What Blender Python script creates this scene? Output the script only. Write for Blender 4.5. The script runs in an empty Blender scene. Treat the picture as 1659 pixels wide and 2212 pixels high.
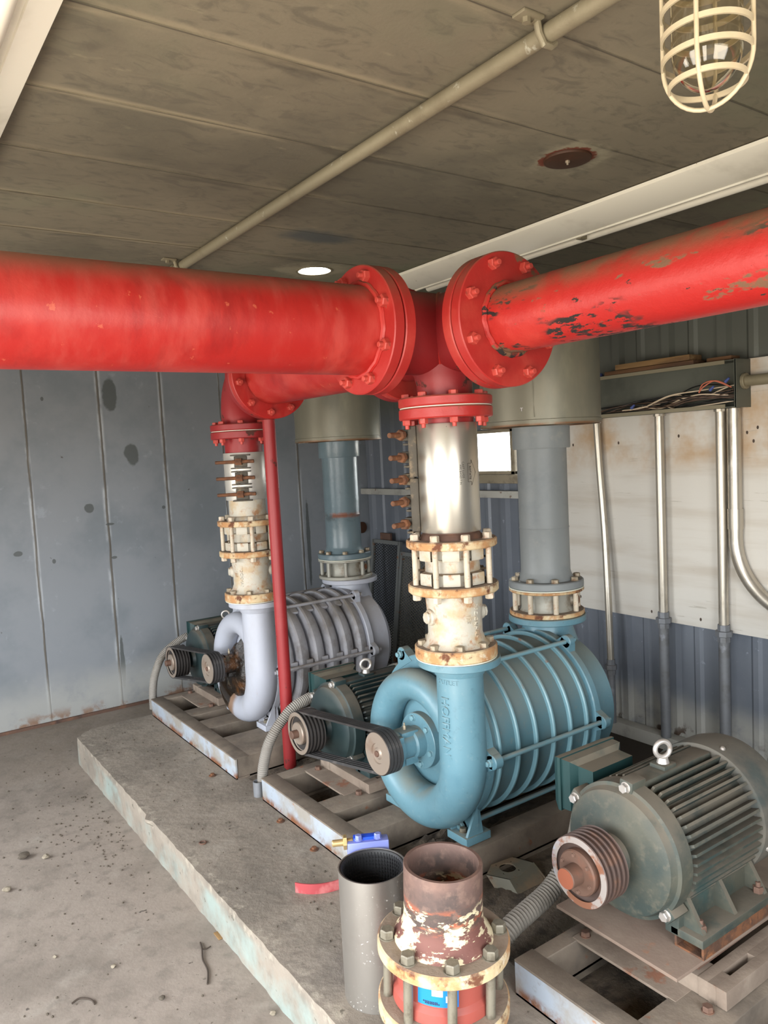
import bpy, bmesh, math, random
from mathutils import Vector, Matrix
random.seed(7)
PI = math.pi
S = bpy.context.scene
col = S.collection

# ------------------------------------------------------------------ camera
cam_d = bpy.data.cameras.new('camera'); cam = bpy.data.objects.new('camera', cam_d); col.objects.link(cam)
cam_d.sensor_fit = 'VERTICAL'; cam_d.sensor_height = 24.0
cam_d.lens = 24.0 * 1665.0 / 2212.0
cam_d.clip_start = 0.02
cam.matrix_world = Matrix(((0.8176, 0.0872, -0.5691, 0.0),
                           (-0.5734, 0.0349, -0.8185, 0.0),
                           (-0.0515, 0.9956, 0.0785, 1.6),
                           (0, 0, 0, 1)))
S.camera = cam

# ------------------------------------------------------------------ colour management
S.view_settings.view_transform = 'Standard'
S.view_settings.look = 'None'
S.view_settings.gamma = 1.0
S.view_settings.use_curve_mapping = False
S.view_settings.exposure = 0.0

# ------------------------------------------------------------------ sky
W = bpy.data.worlds.new('sky'); S.world = W; W.use_nodes = True
wn = W.node_tree; wn.nodes.clear()
wo = wn.nodes.new('ShaderNodeOutputWorld'); wb = wn.nodes.new('ShaderNodeBackground')
wt = wn.nodes.new('ShaderNodeTexCoord'); ws = wn.nodes.new('ShaderNodeSeparateXYZ')
wr = wn.nodes.new('ShaderNodeValToRGB')
wr.color_ramp.elements[0].position = 0.46; wr.color_ramp.elements[0].color = (0.50, 0.46, 0.40, 1)
wr.color_ramp.elements[1].position = 0.54; wr.color_ramp.elements[1].color = (0.93, 0.97, 1.0, 1)
wm = wn.nodes.new('ShaderNodeMath'); wm.operation = 'MULTIPLY_ADD'; wm.inputs[1].default_value = 0.5; wm.inputs[2].default_value = 0.5
wn.links.new(wt.outputs['Generated'], ws.inputs[0]); wn.links.new(ws.outputs['Z'], wm.inputs[0])
wn.links.new(wm.outputs[0], wr.inputs[0]); wn.links.new(wr.outputs[0], wb.inputs[0]); wn.links.new(wb.outputs[0], wo.inputs[0])
SKY = 19.0
wb.inputs[1].default_value = SKY

# daylight through the unseen left doorway, two added unseen openings and the small window
def area(name, loc, direction, sx, sy, power, color):
    l = bpy.data.lights.new(name, 'AREA'); l.shape = 'RECTANGLE'; l.size = sx; l.size_y = sy
    l.energy = power; l.color = color
    o = bpy.data.objects.new(name, l); col.objects.link(o)
    o.location = loc; o.rotation_euler = Vector(direction).to_track_quat('-Z', 'Y').to_euler()
    return o
def portal(name, loc, direction, sx, sy):   # guides the sky light through an opening
    o = area(name, loc, direction, sx, sy, 1.0, (1, 1, 1)); o.data.cycles.is_portal = True
portal('doorway_portal', (-1.29, 0.45, 1.0), (1, 0, 0), 2.5, 1.96)
portal('added_side_opening_portal', (-1.29, 3.35, 1.175), (1, 0, 0), 1.5, 1.15)
portal('added_front_opening_portal', (0.6, -0.89, 1.35), (0, 1, 0), 1.4, 1.2)
portal('window_portal', (3.47, 3.65, 1.56), (-1, 0, 0), 0.5, 0.28)

# ------------------------------------------------------------------ materials
def lin(c):
    out = []
    for v in c:
        v /= 255.0
        out.append(v / 12.92 if v <= 0.04045 else ((v + 0.055) / 1.055) ** 2.4)
    return (out[0], out[1], out[2], 1.0)

def mat(name, c, rough=0.6, metal=0.0, layers=(), bump=None, spec=0.5, trans=0.0):
    m = bpy.data.materials.new(name); m.use_nodes = True
    nt = m.node_tree; N = nt.nodes; L = nt.links
    bs = N['Principled BSDF']
    bs.inputs['Roughness'].default_value = rough; bs.inputs['Metallic'].default_value = metal
    bs.inputs['Specular IOR Level'].default_value = spec
    if trans: bs.inputs['Transmission Weight'].default_value = trans
    tc = N.new('ShaderNodeTexCoord'); O = tc.outputs['Object']
    def val(v):
        n = N.new('ShaderNodeValue'); n.outputs[0].default_value = v; return n.outputs[0]
    def math_(op, a, b=None, c3=None, clamp=False):
        n = N.new('ShaderNodeMath'); n.operation = op; n.use_clamp = clamp
        for i, x in enumerate((a, b, c3)):
            if x is None: continue
            if isinstance(x, (int, float)): n.inputs[i].default_value = x
            else: L.new(x, n.inputs[i])
        return n.outputs[0]
    def rng(x, lo, hi):
        n = N.new('ShaderNodeMapRange'); n.interpolation_type = 'SMOOTHSTEP'
        n.inputs['From Min'].default_value = lo; n.inputs['From Max'].default_value = hi
        if lo > hi:
            n.inputs['From Min'].default_value = hi; n.inputs['From Max'].default_value = lo
            n.inputs['To Min'].default_value = 1; n.inputs['To Max'].default_value = 0
        L.new(x, n.inputs['Value']); return n.outputs['Result']
    def noise(s, det=5, st=(1, 1, 1), dist=0.0, off=0.0):
        mp = N.new('ShaderNodeMapping'); mp.inputs['Scale'].default_value = st
        mp.inputs['Location'].default_value = (off, off * 1.7, off * 0.6); L.new(O, mp.inputs[0])
        n = N.new('ShaderNodeTexNoise'); n.inputs['Scale'].default_value = s; n.inputs['Detail'].default_value = det
        n.inputs['Roughness'].default_value = 0.62; n.inputs['Distortion'].default_value = dist
        L.new(mp.outputs[0], n.inputs['Vector']); return n.outputs['Fac']
    sep = N.new('ShaderNodeSeparateXYZ'); L.new(O, sep.inputs[0])
    AX = {'x': sep.outputs[0], 'y': sep.outputs[1], 'z': sep.outputs[2]}
    geo = None
    rgb = N.new('ShaderNodeRGB'); rgb.outputs[0].default_value = lin(c)
    cur = rgb.outputs[0]; rcur = None; mcur = None
    for i, d in enumerate(layers):
        f = None
        def mul(a, b): return b if a is None else math_('MULTIPLY', a, b)
        if 's' in d:
            f = mul(f, rng(noise(d['s'], d.get('det', 5), d.get('st', (1, 1, 1)), d.get('dist', 0), d.get('off', i * 3.1)), d.get('lo', .45), d.get('hi', .6)))
        if 's2' in d: f = mul(f, rng(noise(d['s2'], 4, d.get('st2', (1, 1, 1)), off=i * 5.7 + 2), d.get('lo2', .5), d.get('hi2', .6)))
        if 'up' in d:
            if geo is None: geo = N.new('ShaderNodeNewGeometry')
            s2 = N.new('ShaderNodeSeparateXYZ'); L.new(geo.outputs['Normal'], s2.inputs[0])
            f = mul(f, rng(s2.outputs[2], d['up'][0], d['up'][1]))
        for k in ('x', 'y', 'z'):
            if k + 'r' in d:
                v = AX[k]
                if 'wob' in d: v = math_('MULTIPLY_ADD', math_('SUBTRACT', noise(d.get('ws', 6.0), 4, off=i * 2.3), 0.5), d['wob'], v)
                f = mul(f, rng(v, d[k + 'r'][0], d[k + 'r'][1]))
        if 'lines' in d:   # thin marks at given positions along an axis
            v = AX[d['ax']]
            if 'wob' in d: v = math_('MULTIPLY_ADD', math_('SUBTRACT', noise(d.get('ws', 3.0), 4, d.get('st', (1, 1, 1)), off=i * 2.3), 0.5), d['wob'], v)
            g = None
            for p, w in d['lines']:
                a = rng(math_('ABSOLUTE', math_('SUBTRACT', v, p)), w, w * 0.35)
                g = a if g is None else math_('MAXIMUM', g, a)
            f = mul(f, g)
        if 'period' in d:
            v = AX[d['ax']]
            if 'wob' in d: v = math_('MULTIPLY_ADD', math_('SUBTRACT', noise(d.get('ws', 3.0), 4, d.get('st', (1, 1, 1)), off=i * 2.3), 0.5), d['wob'], v)
            p, ph, w = d['period']
            a = math_('ABSOLUTE', math_('SUBTRACT', math_('FRACT', math_('MULTIPLY_ADD', v, 1.0 / p, 0.5 - ph / p)), 0.5))
            f = mul(f, rng(a, w / p, 0.35 * w / p))
        if 'spots' in d:
            g = None
            for (cx, cy, cz, rx, ry, rz) in d['spots']:
                mp = N.new('ShaderNodeMapping'); mp.vector_type = 'TEXTURE'
                mp.inputs['Location'].default_value = (cx, cy, cz); mp.inputs['Scale'].default_value = (rx, ry, rz)
                L.new(O, mp.inputs[0])
                vm = N.new('ShaderNodeVectorMath'); vm.operation = 'LENGTH'; L.new(mp.outputs[0], vm.inputs[0])
                dd = math_('MULTIPLY_ADD', math_('SUBTRACT', noise(d.get('ws', 14.0), 3, off=cx), 0.5), d.get('wob', 0.6), vm.outputs['Value'])
                a = rng(dd, 1.0, d.get('edge', 0.85))
                g = a if g is None else math_('MAXIMUM', g, a)
            f = mul(f, g)
        if 'f' in d: f = mul(f, val(d['f']))
        mx = N.new('ShaderNodeMix'); mx.data_type = 'RGBA'
        L.new(f, mx.inputs['Factor']); L.new(cur, mx.inputs['A']); mx.inputs['B'].default_value = lin(d['c'])
        cur = mx.outputs['Result']
        for key, base, inp in (('r', rough, 'Roughness'), ('m', metal, 'Metallic')):
            if key in d:
                prev = rcur if key == 'r' else mcur
                q = N.new('ShaderNodeMix'); q.data_type = 'FLOAT'
                L.new(f, q.inputs['Factor'])
                if prev is None: q.inputs['A'].default_value = base
                else: L.new(prev, q.inputs['A'])
                q.inputs['B'].default_value = d[key]
                if key == 'r': rcur = q.outputs['Result']
                else: mcur = q.outputs['Result']
    L.new(cur, bs.inputs['Base Color'])
    if rcur is not None: L.new(rcur, bs.inputs['Roughness'])
    if mcur is not None: L.new(mcur, bs.inputs['Metallic'])
    if bump:
        b = N.new('ShaderNodeBump'); b.inputs['Strength'].default_value = bump[1]; b.inputs['Distance'].default_value = bump[2] if len(bump) > 2 else 0.004
        L.new(noise(bump[0], 6, bump[3] if len(bump) > 3 else (1, 1, 1)), b.inputs['Height']); L.new(b.outputs[0], bs.inputs['Normal'])
    return m

DUST = (140, 128, 110)
def dust(f=.75, lo=.35, hi=.62, up=(.25, .85), c=DUST, s=9): return dict(c=c, s=s, lo=lo, hi=hi, up=up, f=f, r=.9, m=0)

MAT = {}
MAT['red'] = mat('red_paint', (166, 33, 29), .42, 0, [
    dict(c=(198, 76, 66), s=3.2, lo=.46, hi=.72, f=.5, st=(1.6, 1.6, .5)),
    dict(c=(138, 22, 22), s=5, lo=.52, hi=.7, f=.6, st=(1.4, 1.4, .6)),
    dict(c=(190, 92, 82), s=5, lo=.46, hi=.74, st=(3, 1, .9), f=.34),
    dict(c=(120, 20, 20), s=5, lo=.52, hi=.68, st=(3.4, 1, .9), off=8, f=.3),
    dict(c=(196, 96, 70), s=34, lo=.67, hi=.71, det=4, f=.6),
    dict(c=(52, 40, 34), s=8, lo=.715, hi=.725, det=8, r=.9),
    dict(c=(122, 84, 62), s=5, lo=.2, hi=.55, up=(.35, .95), f=.85, r=.9)], bump=(24, .25))
MAT['red_flange'] = mat('red_flange_paint', (158, 36, 32), .45, 0, [
    dict(c=(176, 66, 54), s=6, lo=.48, hi=.7, f=.6),
    dict(c=(112, 82, 60), s=7, lo=.64, hi=.665, det=8, r=.9),
    dict(c=(124, 82, 62), s=6, lo=.25, hi=.55, up=(.2, .9), f=.85, r=.9)], bump=(30, .3))
MAT['red_chip'] = mat('flaking_red_paint', (168, 34, 30), .42, 0, [
    dict(c=(196, 72, 60), s=4, lo=.46, hi=.7, f=.45),
    dict(c=(112, 80, 58), s=8, lo=.57, hi=.60, det=10, st=(1, .45, 1.4), r=.9),
    dict(c=(36, 28, 25), s=42, lo=.50, hi=.54, det=8, st=(1, .4, 1.3), s2=4.5, lo2=.52, hi2=.58, st2=(1, .5, 1.5), r=.9),
    dict(c=(48, 36, 30), s=34, lo=.65, hi=.67, det=8, st=(1, .4, 1), r=.9),
    dict(c=(112, 84, 58), s=6, lo=.3, hi=.55, up=(.05, .8), f=.92, r=.9)], bump=(30, .5))
MAT['red_dark'] = mat('dull_red_paint', (134, 28, 30), .5, 0, [
    dict(c=(168, 60, 56), s=5, lo=.52, hi=.75, f=.4),
    dict(c=(74, 40, 32), s=10, lo=.62, hi=.66, det=8, r=.9),
    dict(c=(112, 78, 64), s=6, lo=.3, hi=.6, up=(.4, .95), f=.7, r=.9)], bump=(24, .3))
MAT['red_nut'] = mat('red_painted_nut', (176, 64, 54), .5, 0, [dict(c=(120, 50, 40), s=30, lo=.55, hi=.7)])
MAT['blue'] = mat('teal_paint', (88, 124, 136), .4, 0, [
    dict(c=(70, 106, 120), s=6, lo=.45, hi=.7, f=.5),
    dict(c=(116, 140, 144), s=3, lo=.5, hi=.75, f=.4),
    dict(c=(132, 148, 150), s=48, lo=.56, hi=.74, f=.3), dict(c=(58, 88, 98), s=30, lo=.58, hi=.74, f=.35),
    dict(c=(112, 114, 104), s=7, lo=.2, hi=.5, up=(.35, .92), f=.8, r=.9),
    dict(c=(104, 76, 62), s=16, lo=.72, hi=.75, det=8)], bump=(40, .15))
MAT['blue_rib'] = mat('teal_paint_on_rib', (104, 140, 150), .4, 0, [dict(c=(120, 92, 78), s=14, lo=.66, hi=.7), dust(.55)])
MAT['blue_case'] = mat('dusty_teal_paint', (76, 110, 120), .5, 0, [
    dict(c=(90, 106, 108), s=5, lo=.4, hi=.68, f=.6), dict(c=(112, 116, 110), s=40, lo=.54, hi=.72, f=.4),
    dict(c=(106, 110, 102), s=6, lo=.1, hi=.5, up=(.1, .85), f=.8, r=.95)], bump=(60, .12))
MAT['grey_blower'] = mat('pale_grey_paint', (162, 165, 175), .45, 0, [
    dict(c=(140, 138, 136), s=5, lo=.45, hi=.7, f=.55, st=(1, 1, .5)),
    dict(c=(148, 138, 124), s=7, lo=.3, hi=.6, up=(.2, .9), f=.6, r=.9),
    dict(c=(150, 104, 62), s=5, lo=.66, hi=.74, st=(1.5, 1.5, .3), f=.7)], bump=(40, .15))
MAT['grey_scroll'] = mat('oil_streaked_grey_paint', (162, 165, 175), .45, 0, [
    dict(c=(140, 138, 136), s=5, lo=.45, hi=.7, f=.5, st=(1, 1, .5)),
    dict(c=(150, 104, 62), s=5, lo=.6, hi=.7, st=(1.5, 1.5, .25), f=.6),
    dict(c=(120, 84, 44), spots=[(-.11, .06, .11, .12, .10, .16)], wob=.7, ws=9, edge=.5, f=.85, r=.35),
    dict(c=(30, 22, 15), spots=[(-.10, .10, .16, .12, .07, .13)], wob=.9, ws=12, edge=.8, r=.2)], bump=(30, .25))
MAT['grey_ring'] = mat('dirty_grey_casting', (168, 168, 174), .55, 0, [
    dict(c=(112, 104, 94), s=7, lo=.42, hi=.68, f=.65),
    dict(c=(126, 116, 102), s=7, lo=.25, hi=.6, up=(.2, .9), f=.75, r=.9)], bump=(40, .25))
MAT['dark_gap'] = mat('ring_gap_shade', (58, 58, 60), .8)  # shade between the casing rings, put into the core's colour
MAT['oil'] = mat('thick_black_oil', (24, 18, 13), .18, 0, [dict(c=(92, 56, 22), s=9, lo=.5, hi=.7, f=.7), dict(c=(70, 62, 48), s=16, lo=.6, hi=.7, r=.7)], bump=(28, .9, .012))
MAT['motor'] = mat('dark_green_enamel', (28, 44, 46), .5, 0, [
    dict(c=(44, 56, 54), s=8, lo=.4, hi=.7, f=.6),
    dict(c=(92, 85, 74), s=7, lo=.3, hi=.62, up=(.05, .75), f=.85, r=.95)], bump=(50, .15))
MAT['motor_dusty'] = mat('dust_coated_enamel', (44, 54, 51), .65, 0, [
    dict(c=(76, 74, 62), s=5, lo=.36, hi=.66, f=.8), dict(c=(96, 90, 76), s=40, lo=.5, hi=.7, f=.4),
    dict(c=(98, 90, 78), s=8, lo=.2, hi=.5, up=(.0, .7), f=.9, r=.95),
    dict(c=(28, 60, 60), s=4, lo=.55, hi=.72, f=.75)], bump=(50, .2))
MAT['motor_box'] = mat('green_enamel_box', (26, 54, 54), .45, 0, [dict(c=(108, 100, 86), s=7, lo=.2, hi=.5, up=(.1, .7), f=.92, r=.95)])
MAT['fan_cover'] = mat('dusty_fan_cover', (66, 66, 62), .7, 0, [dict(c=(100, 94, 84), s=7, lo=.3, hi=.6, f=.7), dict(c=(44, 60, 60), s=5, lo=.55, hi=.7, f=.6)], bump=(70, .2))
MAT['bright_steel'] = mat('bright_zinc', (196, 190, 184), .38, .7, [dict(c=(150, 136, 120), s=30, lo=.5, hi=.7, f=.6)])
MAT['bolt_steel'] = mat('dull_bolt_steel', (150, 138, 118), .5, .35, [dict(c=(112, 78, 52), s=25, lo=.5, hi=.68, f=.8, m=0, r=.8)], bump=(60, .3))
MAT['bolt_dark'] = mat('weathered_bolt', (118, 112, 98), .5, .3, [dict(c=(78, 70, 58), s=25, lo=.45, hi=.65, f=.8)], bump=(60, .3))
MAT['bolt_cream'] = mat('painted_bolt', (176, 164, 144), .55, 0, [dict(c=(150, 104, 70), s=30, lo=.48, hi=.66), dict(c=(196, 184, 166), s=12, lo=.5, hi=.7)])
MAT['rust'] = mat('orange_rust', (112, 72, 46), .85, .1, [dict(c=(78, 54, 40), s=24, lo=.42, hi=.62), dict(c=(160, 104, 60), s=34, lo=.6, hi=.75, f=.6)], bump=(80, .5))
MAT['rust_dark'] = mat('brown_rusty_iron', (98, 74, 62), .75, .15, [dict(c=(130, 92, 70), s=14, lo=.5, hi=.7, f=.6), dict(c=(52, 42, 40), s=9, lo=.55, hi=.7, f=.7)], bump=(90, .25))
MAT['cream'] = mat('cream_paint_with_rust', (174, 168, 154), .55, 0, [
    dict(c=(170, 146, 110), s=12, lo=.46, hi=.64, f=.8, det=9),
    dict(c=(150, 100, 58), s=20, lo=.52, hi=.66, f=.9, det=10, r=.85, s2=6, lo2=.36, hi2=.52),
    dict(c=(140, 124, 104), s=9, lo=.2, hi=.5, up=(.5, .9), f=.8, r=.9)], bump=(60, .4))
MAT['cream_rust'] = mat('rusting_cream_flange', (186, 166, 130), .65, 0, [
    dict(c=(162, 112, 66), s=15, lo=.4, hi=.58, f=.85, det=10, r=.9),
    dict(c=(196, 184, 160), s=22, lo=.56, hi=.64, det=9, f=.8),
    dict(c=(96, 58, 38), s=17, lo=.54, hi=.64, det=10, r=.95),
    dict(c=(130, 116, 102), s=9, lo=.1, hi=.36, up=(.6, .95), f=.95, r=.95)], bump=(50, .6))
MAT['stainless'] = mat('brushed_stainless', (188, 182, 170), .33, .88, [dict(c=(150, 142, 130), s=5, lo=.5, hi=.75, f=.4, st=(1, 1, .4)), dict(c=(120, 112, 98), s=40, lo=.7, hi=.74, r=.7)], bump=(9, .04, .003, (14, 14, .5)))
MAT['stainless_far'] = mat('dull_stainless', (196, 192, 184), .42, .55, [dict(c=(160, 154, 144), s=5, lo=.5, hi=.75, f=.4)])
MAT['stainless_new'] = mat('satin_stainless', (170, 166, 160), .40, .86, [dict(c=(214, 210, 204), s=150, lo=.66, hi=.69, det=2, m=.1, r=.6, s2=6, lo2=.4, hi2=.6), dict(c=(150, 142, 136), s=4, lo=.5, hi=.7, f=.4)], bump=(9, .05, .003, (14, 14, .5)))
MAT['blackened'] = mat('blackened_casting', (66, 60, 50), .6, .3, [dict(c=(130, 112, 86), s=22, lo=.55, hi=.72, f=.7)], bump=(50, .4))
MAT['rubber'] = mat('black_rubber', (34, 34, 36), .62)
MAT['belt'] = mat('black_belt_rubber', (46, 44, 44), .6, 0, [dict(c=(98, 92, 88), s=14, lo=.5, hi=.7, f=.5)])
MAT['pulley'] = mat('worn_pulley_iron', (140, 127, 115), .45, .35, [dict(c=(120, 96, 80), s=12, lo=.5, hi=.7, f=.6)])
MAT['pulley_dark'] = mat('dark_groove_iron', (60, 56, 54), .5, .4)
MAT['pulley_rust'] = mat('rusty_groove_iron', (78, 62, 56), .6, .3, [dict(c=(104, 74, 58), s=14, lo=.55, hi=.7, f=.7)])
MAT['pulley_worn'] = mat('chipped_painted_rim', (138, 130, 125), .55, .1, [dict(c=(116, 76, 56), s=16, lo=.48, hi=.56, det=8), dict(c=(138, 146, 160), s=9, lo=.58, hi=.68)])
MAT['copper_hub'] = mat('brown_oxidised_hub', (92, 68, 56), .65, .2, [dict(c=(112, 72, 54), s=9, lo=.52, hi=.68)])
MAT['shaft_orange'] = mat('orange_shaft_end', (132, 74, 52), .6, .2)
MAT['grey_pipe'] = mat('grey_pipe_paint', (122, 126, 126), .5, 0, [dict(c=(100, 106, 110), s=5, lo=.45, hi=.7, f=.6), dict(c=(150, 148, 138), s=9, lo=.6, hi=.75, f=.4)], bump=(60, .2))
MAT['bluegrey_pipe'] = mat('glossy_bluegrey_paint', (92, 108, 114), .32, 0, [dict(c=(76, 92, 98), s=5, lo=.45, hi=.7, f=.6), dict(c=(120, 72, 52), s=9, lo=.4, hi=.56, ax='z', lines=[(.245, .02)], wob=.02, f=.9), dict(c=(64, 72, 74), s=16, lo=.45, hi=.6, ax='z', lines=[(.235, .035)], wob=.04, f=.7)], bump=(40, .35))
MAT['silencer'] = mat('grey_green_galvanised', (126, 122, 106), .45, .3, [dict(c=(98, 100, 90), s=3, lo=.42, hi=.66, f=.7, st=(1, 1, .5)), dict(c=(150, 148, 126), s=6, lo=.55, hi=.75, f=.5, st=(1, 1, .4)), dict(c=(120, 80, 48), zr=(.012, .0), s=8, lo=.3, hi=.55)], bump=(10, .1))
MAT['valve_grey'] = mat('dull_cast_body', (150, 148, 138), .5, .2, [dict(c=(112, 96, 76), s=11, lo=.48, hi=.66, f=.8)], bump=(50, .3))
MAT['gasket'] = mat('pale_gasket', (206, 206, 190), .7)
MAT['red_body'] = mat('primer_red_casting', (146, 70, 60), .5, 0, [dict(c=(196, 150, 138), s=5, lo=.5, hi=.72, f=.5, up=(.0, .5)), dict(c=(140, 62, 54), s=9, lo=.5, hi=.7, f=.5)], bump=(40, .15))
MAT['burnt_pipe'] = mat('burnt_rusty_pipe', (96, 74, 66), .7, .15, [
    dict(c=(128, 98, 84), s=9, lo=.5, hi=.7, f=.5),
    dict(c=(58, 50, 47), s=7, lo=.35, hi=.6, zr=(.52, .495), wob=.03, f=.85), dict(c=(118, 94, 82), s=30, lo=.5, hi=.65, f=.6),
    dict(c=(150, 80, 54), s=16, lo=.5, hi=.6, st=(1, 1, 2.6), zr=(.475, .46), f=.85, wob=.02),
    dict(c=(66, 56, 48), s=34, lo=.46, hi=.54, st=(1, 1, 2.2), zr=(.47, .45), f=.8, wob=.02),
    dict(c=(104, 66, 58), s=8, lo=.3, hi=.5, zr=(.43, .40), wob=.03),
    dict(c=(196, 182, 150), s=26, lo=.53, hi=.56, det=9, st=(1, 1, 2.4), zr=(.47, .45), wob=.03),
    dict(c=(206, 192, 160), s=6, lo=.5, hi=.53, det=10, st=(1, 1, 1.5), zr=(.435, .41), wob=.04)], bump=(50, .3))
MAT['label_blue'] = mat('blue_sticker', (20, 116, 196), .4)
MAT['label_white'] = mat('white_print', (226, 222, 224), .5)
MAT['ink'] = mat('black_print', (38, 32, 26), .6)
MAT['lug_blue'] = mat('lavender_coated_steel', (132, 142, 206), .4, .3)
MAT['strap_blue'] = mat('bright_blue_coated_bar', (28, 76, 206), .4)
MAT['brass'] = mat('brassy_nut', (184, 160, 112), .4, .6)
MAT['steel_frame'] = mat('dusty_painted_channel', (110, 98, 86), .8, 0, [dict(c=(84, 76, 68), s=6, lo=.45, hi=.68, f=.7), dict(c=(132, 120, 106), s=9, lo=.4, hi=.7, f=.6), dict(c=(122, 76, 50), s=11, lo=.64, hi=.69, f=.8)], bump=(50, .35))
MAT['channel_white'] = mat('pale_blue_channel_face', (156, 165, 176), .6, 0, [dict(c=(140, 130, 114), s=5, lo=.42, hi=.62, f=.8), dict(c=(120, 112, 100), s=22, lo=.55, hi=.7, f=.6), dict(c=(120, 78, 52), s=12, lo=.4, hi=.55, det=9, zr=(.04, .012), wob=.04), dict(c=(150, 96, 58), s=11, lo=.66, hi=.7, det=8)], bump=(40, .25))
MAT['slide'] = mat('dust_caked_steel', (112, 98, 86), .85, 0, [dict(c=(138, 124, 110), s=7, lo=.4, hi=.65, f=.7), dict(c=(116, 72, 50), s=9, lo=.6, hi=.68, f=.8)], bump=(40, .4))
MAT['plate_brown'] = mat('brown_steel_plate', (120, 102, 90), .8, .1, [dict(c=(136, 120, 106), s=6, lo=.4, hi=.65, f=.7), dict(c=(146, 92, 58), s=12, lo=.6, hi=.7, f=.7)], bump=(40, .25))
MAT['concrete'] = mat('worn_concrete', (142, 131, 121), .9, 0, [
    dict(c=(112, 103, 94), s=2.2, lo=.42, hi=.66, f=.75),
    dict(c=(154, 146, 136), s=5, lo=.52, hi=.75, f=.6),
    dict(c=(104, 96, 88), s=14, lo=.5, hi=.7, f=.5),
    dict(c=(88, 80, 70), s=55, lo=.67, hi=.71, det=3, f=.8),
    dict(c=(58, 52, 46), s=18, lo=.7, hi=.73, det=3, f=.8),
    dict(c=(46, 38, 28), xr=(2.45, 2.62), s=2, lo=.1, hi=.3, wob=.2),
    dict(c=(126, 114, 100), yr=(4.0, 4.6), xr=(.2, .9), wob=.3, s=3, lo=.3, hi=.6, f=.7)], bump=(30, .35, .006))
MAT['plinth'] = mat('plinth_concrete', (140, 130, 118), .9, 0, [
    dict(c=(114, 106, 96), s=3, lo=.42, hi=.66, f=.75),
    dict(c=(150, 142, 131), s=6, lo=.52, hi=.72, f=.6),
    dict(c=(104, 96, 87), s=15, lo=.5, hi=.7, f=.5),
    dict(c=(92, 82, 70), s=5, lo=.35, hi=.6, xr=(.45, .75), wob=.2, f=.75),
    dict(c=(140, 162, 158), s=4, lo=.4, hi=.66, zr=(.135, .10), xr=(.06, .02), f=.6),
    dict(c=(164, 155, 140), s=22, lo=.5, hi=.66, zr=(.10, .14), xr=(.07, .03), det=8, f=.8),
    dict(c=(84, 78, 68), s=26, lo=.66, hi=.7, f=.8)], bump=(26, .6, .008))
SEAM = [(.932, .008), (1.375, .010), (1.783, .010), (2.205, .005), (2.80, .009), (.45, .009), (0.0, .01), (-.45, .01)]
MAT['end_wall'] = mat('blue_grey_wall_paint', (128, 132, 137), .55, 0, [
    dict(c=(104, 112, 118), s=2.2, lo=.4, hi=.68, f=.6),
    dict(c=(150, 156, 164), s=9, lo=.62, hi=.74, f=.5),
    dict(c=(206, 210, 214), ax='x', lines=[(a, b * 2.6) for a, b in SEAM], s=7, lo=.4, hi=.6, st=(1, 1, .4), wob=.02, f=.45),
    dict(c=(84, 76, 64), ax='x', lines=SEAM, wob=.02, f=.85),
    dict(c=(72, 76, 75), f=.85, spots=[(1.45, 5.12, 2.06, .052, 1, .12), (1.562, 5.12, 1.669, .05, 1, .085), (1.265, 5.12, 1.334, .033, 1, .03), (.831, 5.12, 1.09, .03, 1, .018), (1.03, 5.12, 1.02, .012, 1, .016), (1.39, 5.12, 1.22, .03, 1, .009), (1.40, 5.12, 1.0, .02, 1, .010), (1.75, 5.12, 1.30, .012, 1, .012), (2.85, 5.12, .95, .018, 1, .35), (1.04, 5.12, 2.03, .010, 1, .014), (1.40, 5.12, .30, .016, 1, .2)], edge=.78, wob=.7),
    dict(c=(158, 158, 154), zr=(.36, .12), wob=.2, ws=3, s=4, lo=.2, hi=.5, f=.8),
    dict(c=(120, 82, 52), zr=(.1, .03), wob=.1, s=7, lo=.48, hi=.6, f=.8),
    dict(c=(62, 58, 52), s=26, lo=.72, hi=.75, f=.8)], bump=(18, .1))
MAT['right_wall'] = mat('ribbed_blue_grey_steel', (108, 113, 121), .5, .1, [
    dict(c=(96, 102, 112), s=4, lo=.42, hi=.66, f=.6),
    dict(c=(150, 156, 166), s=26, lo=.66, hi=.72, f=.7),
    dict(c=(92, 94, 84), zr=(1.7, 2.0), f=.9),
    dict(c=(168, 166, 158), zr=(.32, .16), wob=.12, ws=3, s=4, lo=.2, hi=.5, f=.85),
    dict(c=(70, 54, 42), zr=(.16, .05), wob=.1, s=12, lo=.55, hi=.66)], bump=(30, .1))
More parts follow.
